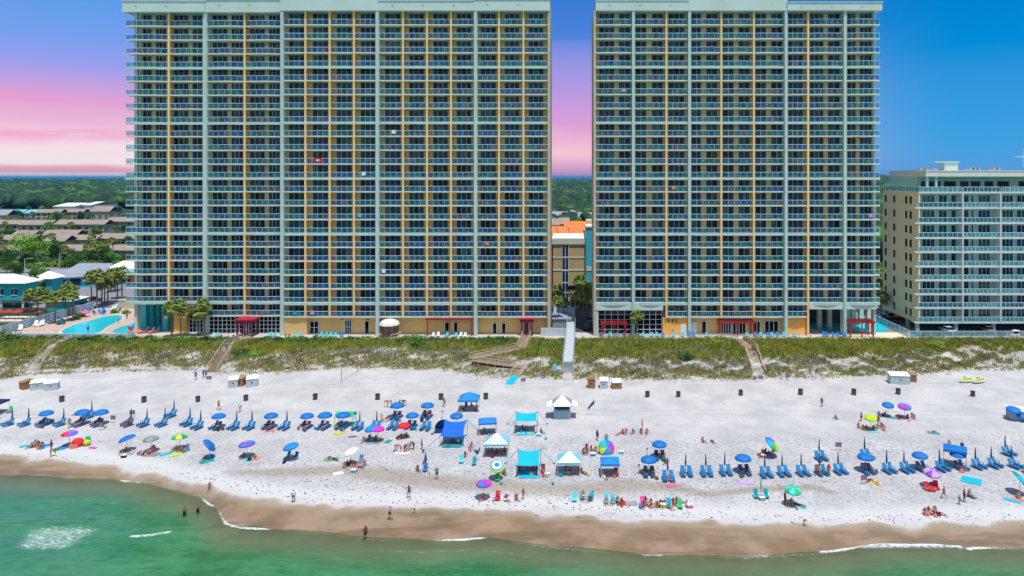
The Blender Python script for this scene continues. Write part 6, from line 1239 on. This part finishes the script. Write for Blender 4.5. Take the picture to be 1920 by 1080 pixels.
# cars
def car():
    t = thing('parked_car', '', 'car')
    bd = MB().add([(-2.2,-.85,.35),(2.2,-.85,.35),(2.2,.85,.35),(-2.2,.85,.35),(-2.15,-.85,.85),(2.15,-.85,.8),(2.15,.85,.8),(-2.15,.85,.85)],[(0,3,2,1),(4,5,6,7),(0,1,5,4),(1,2,6,5),(2,3,7,6),(3,0,4,7)]).add([(-1.6,-.75,.86),(1.2,-.75,.83),(1.2,.75,.83),(-1.6,.75,.86),(-1.1,-.62,1.42),(.5,-.62,1.42),(.5,.62,1.42),(-1.1,.62,1.42)],[(4,5,6,7)],0).build('body','car_paint_white',t)
    MB().add([(-1.6,-.75,.86),(1.2,-.75,.83),(1.2,.75,.83),(-1.6,.75,.86),(-1.1,-.62,1.41),(.5,-.62,1.41),(.5,.62,1.41),(-1.1,.62,1.41)],[(0,1,5,4),(1,2,6,5),(2,3,7,6),(3,0,4,7)]).build('window','glass_black',bd)
    for x in (-1.35,1.4):
        for y in (-.86,.70): MB().tube((x,y,.33),(x,y+.16,.33),.33,10).build('wheel','tyre',t)
    return t
CP = Proto(car)
for px, py, rz, m, lab in [(153,563,.3,'car_paint_white','white car parked behind the palms left of the tower'),(158,574,.5,'car_paint_dark','dark car parked just below the white car on the left'),(150,579,.4,'car_paint_grey','grey car parked lowest behind the pool wall'),(175,562,.2,'car_paint_dark','black car partly behind the left palms'),(80,510,0,'car_paint_white','white van shaped car on the road at the left'),(1100,612,1.57,'car_paint_dark','dark car parked under palms between the towers'),(1106,600,1.57,'car_paint_grey','grey car parked between the towers, farther back'),
    (1658,595,1.5,'car_paint_white','white car parked beside the lower hotel, first'),(1664,600,1.5,'car_paint_dark','dark car parked beside the lower hotel, second'),(1668,592,1.5,'car_paint_white','white car parked beside the lower hotel, third'),(1676,600,1.5,'car_paint_red','red car parked under the lower hotel corner'),(1776,619,1.57,'car_paint_white','white car inside the dark parking level'),(1906,627,.5,'car_paint_white','white car behind the glass fence at the right edge'),(1655,572,1.5,'car_paint_grey','grey car farthest beside the lower hotel'),(1850,618,1.57,'car_paint_grey','grey car inside the dark parking level')]:
    x, y = pxy(px, py, 4.5); o = CP.put((x, y, 4.03), rz, lab)
    for k in KIDS[o.name]:
        if k.name.startswith('body'): setmat(k, 0, m)
# lamps
def lamp(px, py, h, lab):
    x, y = pxy(px, py, 4); t = thing('street_lamp', lab, 'street lamp', (x, y, 4)); MB().tube((0,0,0),(0,0,h),.13,6,0,.08).tube((0,0,h),(1.8,0,h+.25),.06,5).build('pole','pole',t); MB().box(1.6,-.2,h+.18,2.6,.2,h+.32).build('lamp_head','pole',t)
lamp(46,552,11,'tall street lamp nearer the teal house'); lamp(112,520,8.5,'curved street lamp near the road'); lamp(2,420,14,'far white lamp pole at the left edge'); lamp(169,575,6,'white lamp pole behind the pool wall')
t = thing('pool_umbrella', 'pink flower shaped pool fountain on the pool edge', 'fountain', (X(160,178),178,4)); MB().tube((0,0,0),(0,0,1.6),.08,5).build('pole','pink',t); MB().tube((0,0,1.3),(0,0,1.9),1.1,8,0,.1).build('canopy','pink',t)
# pool loungers
for i, (px, py) in enumerate([(66,612),(72,613),(78,611),(208,582),(214,580),(243,624),(250,625),(262,625),(272,624),(282,625),(292,624),(38,620)]):
    x, y = pxy(px, py, 4); o = BC.put((x, y, 4.02), random.uniform(-1,1), ('pink' if 240 < px < 300 else 'white')+f' chair on the left pool deck, {ORD[i+1]} set out', 'chairs on the left pool deck', 1.4)
    for k in KIDS[o.name]: setmat(k, 0, 'coral' if 240 < px < 300 else 'white')
# ------------------------------------------------------------------ vegetation
def blades(name, pts, hs, ws, mats, mi, lean=.35, per=5, lab=None):
    n = len(pts); N = n*per; P0 = np.repeat(pts, per, 0); h = np.repeat(hs, per)*rng.uniform(.6,1.15,N); w_ = np.repeat(ws, per)*rng.uniform(.6,1.3,N); a = rng.uniform(0,2*np.pi,N)
    P0 = P0+np.stack([rng.normal(0,.18,N), rng.normal(0,.18,N), np.zeros(N)],1); l = rng.uniform(.1,1,N)*lean*h
    d = np.stack([np.cos(a),np.sin(a),0*a],1); s = np.stack([-np.sin(a),np.cos(a),0*a],1)
    v = np.stack([P0-s*w_[:,None]/2-[0,0,.1], P0+s*w_[:,None]/2-[0,0,.1], P0+d*l[:,None]+np.array([0,0,1])*h[:,None]],1).reshape(-1,3).astype(np.float32)
    me = bpy.data.meshes.new(name); me.vertices.add(len(v)); me.vertices.foreach_set('co', v.ravel()); me.loops.add(len(v)); me.loops.foreach_set('vertex_index', np.arange(len(v),dtype=np.int32)); me.polygons.add(N); me.polygons.foreach_set('loop_start', np.arange(0,3*N,3,dtype=np.int32))
    for m in mats: me.materials.append(M[m])
    me.update(calc_edges=True); me.polygons.foreach_set('material_index', np.repeat(mi, per).astype(np.int32)); return link(name, me)
mk('grass_a', (.22,.30,.02), var=.3, scale=.5); mk('grass_b', (.38,.35,.05), var=.35, scale=.5); mk('grass_c', (.36,.27,.15), var=.3, scale=.5); mk('grass_d', (.26,.21,.17), var=.3, scale=.5); mk('grass_e', (.09,.19,.02), var=.4, scale=.5)
n = 60000; gxs = rng.uniform(-128,125,n); gys = rng.uniform(126,153.4,n); yt = np.interp(gxs, TOX, TOY); d = gys-yt
vn = nz(gxs*1.3, gys*1.7); v2 = nz(gxs*.35+3, gys*.6)
dens = sm((d+2.6)/2)*.10*(vn > .1)+sm((d+1.2)/3)*(.62+.6*(vn > -.15)+.25*v2)+sm((d-9.5)/3)*1.2
# the two sand gaps near the toe and open sand patches on the right dune
gap = ((gxs > -105) & (gxs < -66) & (d < 2.6) & (d > .6))|((gxs > 82) & (d > 2) & (d < 12) & (vn < .1))|((gxs > 34) & (gxs < 80) & (d > 5) & (d < 8.5) & (vn < -.1))|((gxs > -20) & (gxs < 34) & (d > 5) & (d < 9) & (vn < -.05))
clear = np.zeros(n, bool)
for segs in ([(W(128,153.6,0),W(101,148,0)),(W(101,148,0),W(62,134,0)),(W(463,153,0),W(432,149,0)),(W(432,149,0),W(397,133,0)),(W(1384,153,0),W(1407,144,0)),(W(1407,144,0),W(1424,131,0)),(W(1070,154,0),W(1064.5,130,0)),(W(988,155,0),W(978,144,0)),(W(974,144,0),W(884,138.5,0)),(W(884,138,0),W(980,134,0)),(W(980,134,0),W(966,130,0))]):
    p, q = segs; dx, dy = q[0]-p[0], q[1]-p[1]; tt = np.clip(((gxs-p[0])*dx+(gys-p[1])*dy)/(dx*dx+dy*dy),0,1); clear |= np.hypot(gxs-p[0]-tt*dx, gys-p[1]-tt*dy) < 1.15
keep = (rng.rand(n) < dens) & (d > -2.6) & ~(gap & (rng.rand(n) < .85)) & ~clear
gxs, gys, d, vn, v2 = gxs[keep], gys[keep], d[keep], vn[keep], v2[keep]
pts = np.stack([gxs, gys, gz(gxs, gys)], 1); rnd = rng.rand(len(d))
top = d > 9.5
mi = np.where(top & (d > 14.5) & (gxs < -12), np.where(rnd < .6, 4, 0), np.where(top, np.where(rnd < .45, 0, np.where(rnd < .8, 1, 4)), np.where(rnd < .25, 0, np.where(rnd < .6, 1, np.where(rnd < .8, 2, 3)))))
midb = (d > 4.5) & (d < 9.5) & (v2 > -.1); mi = np.where(top & (vn < -.12) & (rnd > .3), np.where(rnd > .62, 2, 1), mi); mi = np.where((v2 > .2) & top & (rnd > .35), 1, mi); mi = np.where(midb & (rnd > .3), np.where(rnd > .65, 2, 3), mi)
hs = np.where(top, .70, .5)*(1+.45*vn+.35*v2)*np.clip(.55+d/6, .45, 1.1); ws = np.full(len(d), .16)
g = blades('dune_grass', pts, hs, ws, ['grass_a','grass_b','grass_c','grass_d','grass_e'], mi, per=6); tag(g, kind='stuff')
# leafy sea grape band along the terrace and single dune shrubs
def shrub(name, lab, x, y, r, h, m, grp=None, k=260):
    t = thing(name, lab, 'shrub', (x, y, float(gz(x, y)))); rr = random.Random(int(x*13+y)); b = MB(); b.tube((0,0,-.2),(0,0,h*.5),.05,5)
    b.build('stem','trunk',t); b = MB()
    for i in range(k):
        v = Vector((rr.gauss(0,1),rr.gauss(0,1),abs(rr.gauss(0,1)))).normalized()*rr.uniform(.5,1.08); p = Vector((v.x*r*(1+.3*math.sin(3*v.y)), v.y*r*.8, v.z*h)); s = rr.uniform(.12,.28); u = Vector((rr.gauss(0,1),rr.gauss(0,1),rr.gauss(0,1))).normalized(); w_ = u.orthogonal().normalized()
        b.add([p+u*s,p+w_*s*.7,p-u*s,p-w_*s*.7],[(0,1,2,3)])
    b.build('foliage', m, t)
rs = random.Random(3); k = 0
for i in range(58):
    x = -131+i*2.05+rs.uniform(-.7,.7)
    if x > -13: break
    if any(abs(x-X(q,150)) < 2.6 for q in (115,448)) or abs(x-X(730,155)) < 2.8: continue
    k += 1; y = rs.uniform(150.6,152.6); m = rs.choice(['leaf','leaf_dark','hedge']); shrub('dune_shrub', 'leafy green shrub in the band below the left tower terrace', x, y, rs.uniform(1.1,1.7), rs.uniform(.7,1.25), m, None, 230)
for o in list(COL.objects):
    if o.name.startswith('dune_shrub') and o.parent is None: o['group'] = 'shrubs below the left tower terrace'
for i in range(30):
    px = random.uniform(100, 245); py = random.uniform(584,590) if (px > 150 and i % 2) else random.uniform(598,623)
    x, y = pxy(px, py, 4); inp = any((x-qx)**2+(y-qy)**2 < 5 for qx, qy in pw+p2)
    if x > -99 or x < -130.5 or y < 154.6 or inp or (-126 < x < -104 and 162 < y < 178): continue
    o = BC.put((x, y, 4.02), random.uniform(0,6), 'blue chair on the deck around the left pool', 'blue chairs around the left pool', 1.2)
    for k in KIDS[o.name]: setmat(k, 0, 'bluec')
for i, (px, py) in enumerate([(150,594),(214,587),(236,588),(112,608),(140,600)]):
    x, y = pxy(px, py, 4); shrub('planter_shrub', f'leafy shrub planted on the left pool deck, {ORD[i+1]} planted', x, y, 1.0, 1.1, 'hedge', 'shrubs on the left pool deck', 200)
for px, py, r, h, lab, m in [(455,665,2.2,1.0,'blue green shrub beside the brown stairs, left one','leaf_dark'),(478,668,1.8,1.1,'dark olive shrub on the left dune','hedge'),(1287,674,1.4,1.3,'single yucca like shrub on the right dune','leaf_dark'),(1020,652,2.6,1.0,'wide green shrub beside the zigzag boardwalk','leaf'),(1045,650,2.2,1.0,'green shrub left of the grey boardwalk','leaf'),(1345,645,1.6,.9,'light green shrub left of the right stairs','hedge'),(1040,683,1.3,.8,'low green shrub near the pale blue trail sign','hedge'),(782,650,1.8,1.2,'dark shrub below the widest red pergola','leaf_dark'),(10,634,3.0,2.0,'tall green shrub at the left edge','leaf'),(25,640,2.6,1.5,'round green shrub near the left edge','leaf_dark'),(1755,650,2.2,1.2,'olive shrub on the hump right of the right tower','hedge')]:
    v = P(px, py); shrub('shrub', lab, v.x, v.y, r, h, m, None, 380)
for x0, x1, lab in ((-84,-66,'x'),):
    pass
def sandfence(pxs, lab, h=.95):
    Q = [P(a, b) for a, b in pxs]; t = thing('sand_fence', lab, 'sand fence', Q[0]); b = MB(); o = Q[0]
    for p, q in zip(Q[:-1], Q[1:]):
        n = int((q-p).length/.32)
        for i in range(n):
            c = p.lerp(q, i/n)-o; c.z = float(gz(c.x+o.x, c.y+o.y))-o.z; hh = h*random.uniform(.85,1.1); b.box(c.x-.045,c.y-.02,c.z-.1,c.x+.045,c.y+.02,c.z+hh)
    b.build('slats','wood_grey',t)
sandfence([(780,664),(880,664)], 'weathered sand fence left of the zigzag boardwalk'); sandfence([(575,664),(680,662),(750,664)], 'pale sand fence across the left dune'); sandfence([(1080,694),(1200,692),(1390,688)], 'weathered sand fence on the right dune left of the stairs'); sandfence([(1440,690),(1560,690),(1680,698)], 'weathered sand fence on the right dune right of the stairs'); sandfence([(1090,668),(1130,662)], 'short sand fence near the grey boardwalk'); sandfence([(1235,664),(1330,662)], 'short sand fence in the middle of the right dune')
# sea weed and small debris on the tide line
pt = []; 
for L, n, s in (([(0,848),(180,862),(300,882),(420,912)],30,.5),([(340,885),(420,905),(520,925),(660,938),(900,945),(1100,950),(1300,965),(1600,975),(1900,965)],420,1.0),([(700,878),(820,886),(980,893)],60,.6),([(560,900),(700,915),(900,925),(1100,935)],160,.9),([(1100,880),(1300,915),(1560,915)],130,1.6),([(1000,965),(1920,972)],60,.4)):
    for _ in range(n):
        i = random.randrange(len(L)-1); f = random.random(); a = L[i][0]+(L[i+1][0]-L[i][0])*f; c = L[i][1]+(L[i+1][1]-L[i][1])*f+random.gauss(0, 7*s); pt.append(P(a, c))
b = MB()
for p in pt:
    r = random.uniform(.03,.10)*(1.6 if random.random() < .12 else 1); a0 = random.uniform(0,3); k = 5; v = [(p.x+r*random.uniform(.6,1.8)*math.cos(a0+6.28*i/k), p.y+r*random.uniform(.4,.9)*math.sin(a0+6.28*i/k), p.z+.03) for i in range(k)]
    b.add(v+[(p.x,p.y,p.z+.09)], [(i,(i+1)%k,k) for i in range(k)])
mk('weed', (.09,.07,.06)); tag(b.build('seaweed','weed'), kind='stuff')
# forest beyond the condominiums : far-off wood, one mass
icv = []; bm = bmesh.new(); bmesh.ops.create_icosphere(bm, subdivisions=2, radius=1); bm.verts.ensure_lookup_table(); iv = np.array([v.co[:] for v in bm.verts]); fi = np.array([[v.index for v in f.verts] for f in bm.faces]); bm.free()
C = []
def scat(n, p0, p1, y0, y1, r):
    for _ in range(n):
        y = y0*(y1/y0)**random.random(); px = random.uniform(p0, p1); C.append((X(px, y), y, r*random.uniform(.75,1.35)*(1+(y-y0)/y0*.35)))
scat(3600,-170,262,790,3400,7.5); scat(700,1015,1125,560,3400,6); scat(260,1635,1668,300,3400,6); scat(90,1015,1125,480,640,4.5)
C = np.array(C); okm = np.ones(len(C), bool); n = len(C); V = np.repeat(iv[None], n, 0)*(1+rng.normal(0,.16,(n,len(iv),1))); V *= C[:,2][:,None,None]*np.array([1,1,.85]); V[...,0] += C[:,0][:,None]; V[...,1] += C[:,1][:,None]; V[...,2] += 4+C[:,2][:,None]*.55+rng.uniform(0,4,(n,1))
Fi = (fi[None]+np.arange(n)[:,None,None]*len(iv)).reshape(-1); me = bpy.data.meshes.new('forest'); me.vertices.add(n*len(iv)); me.vertices.foreach_set('co', V.astype(np.float32).ravel()); me.loops.add(len(Fi)); me.loops.foreach_set('vertex_index', Fi.astype(np.int32)); npoly = len(Fi)//3; me.polygons.add(npoly); me.polygons.foreach_set('loop_start', np.arange(0,3*npoly,3,dtype=np.int32))
mk('forest_a', (.007,.036,.013), var=.5, scale=.05); mk('forest_b', (.014,.062,.013), var=.4, scale=.08); mk('forest_c', (.045,.12,.012), var=.3, scale=.08)
for m in ('forest_a','forest_b','forest_c'): me.materials.append(M[m])
me.update(calc_edges=True); me.polygons.foreach_set('material_index', np.repeat(rng.choice([0,0,0,1,1,2], n), len(fi)).astype(np.int32)); tag(link('forest', me), kind='stuff')
# ------------------------------------------------------------------ air
if HAZE > 0:
    hb = MB().box(-60500,-3100,-6,60500,60500,90).build('haze', 'white'); m = bpy.data.materials.new('haze'); m.use_nodes = True; m.node_tree.nodes.clear(); t = NT(m.node_tree)
    v = t.n('ShaderNodeVolumePrincipled'); v.inputs['Density'].default_value = HAZE; v.inputs['Color'].default_value = (.10,.48,.92,1); v.inputs['Anisotropy'].default_value = .2
    o = t.n('ShaderNodeOutputMaterial'); t.l(v.outputs[0], o.inputs['Volume']); hb.data.materials.clear(); hb.data.materials.append(m); tag(hb, kind='stuff')
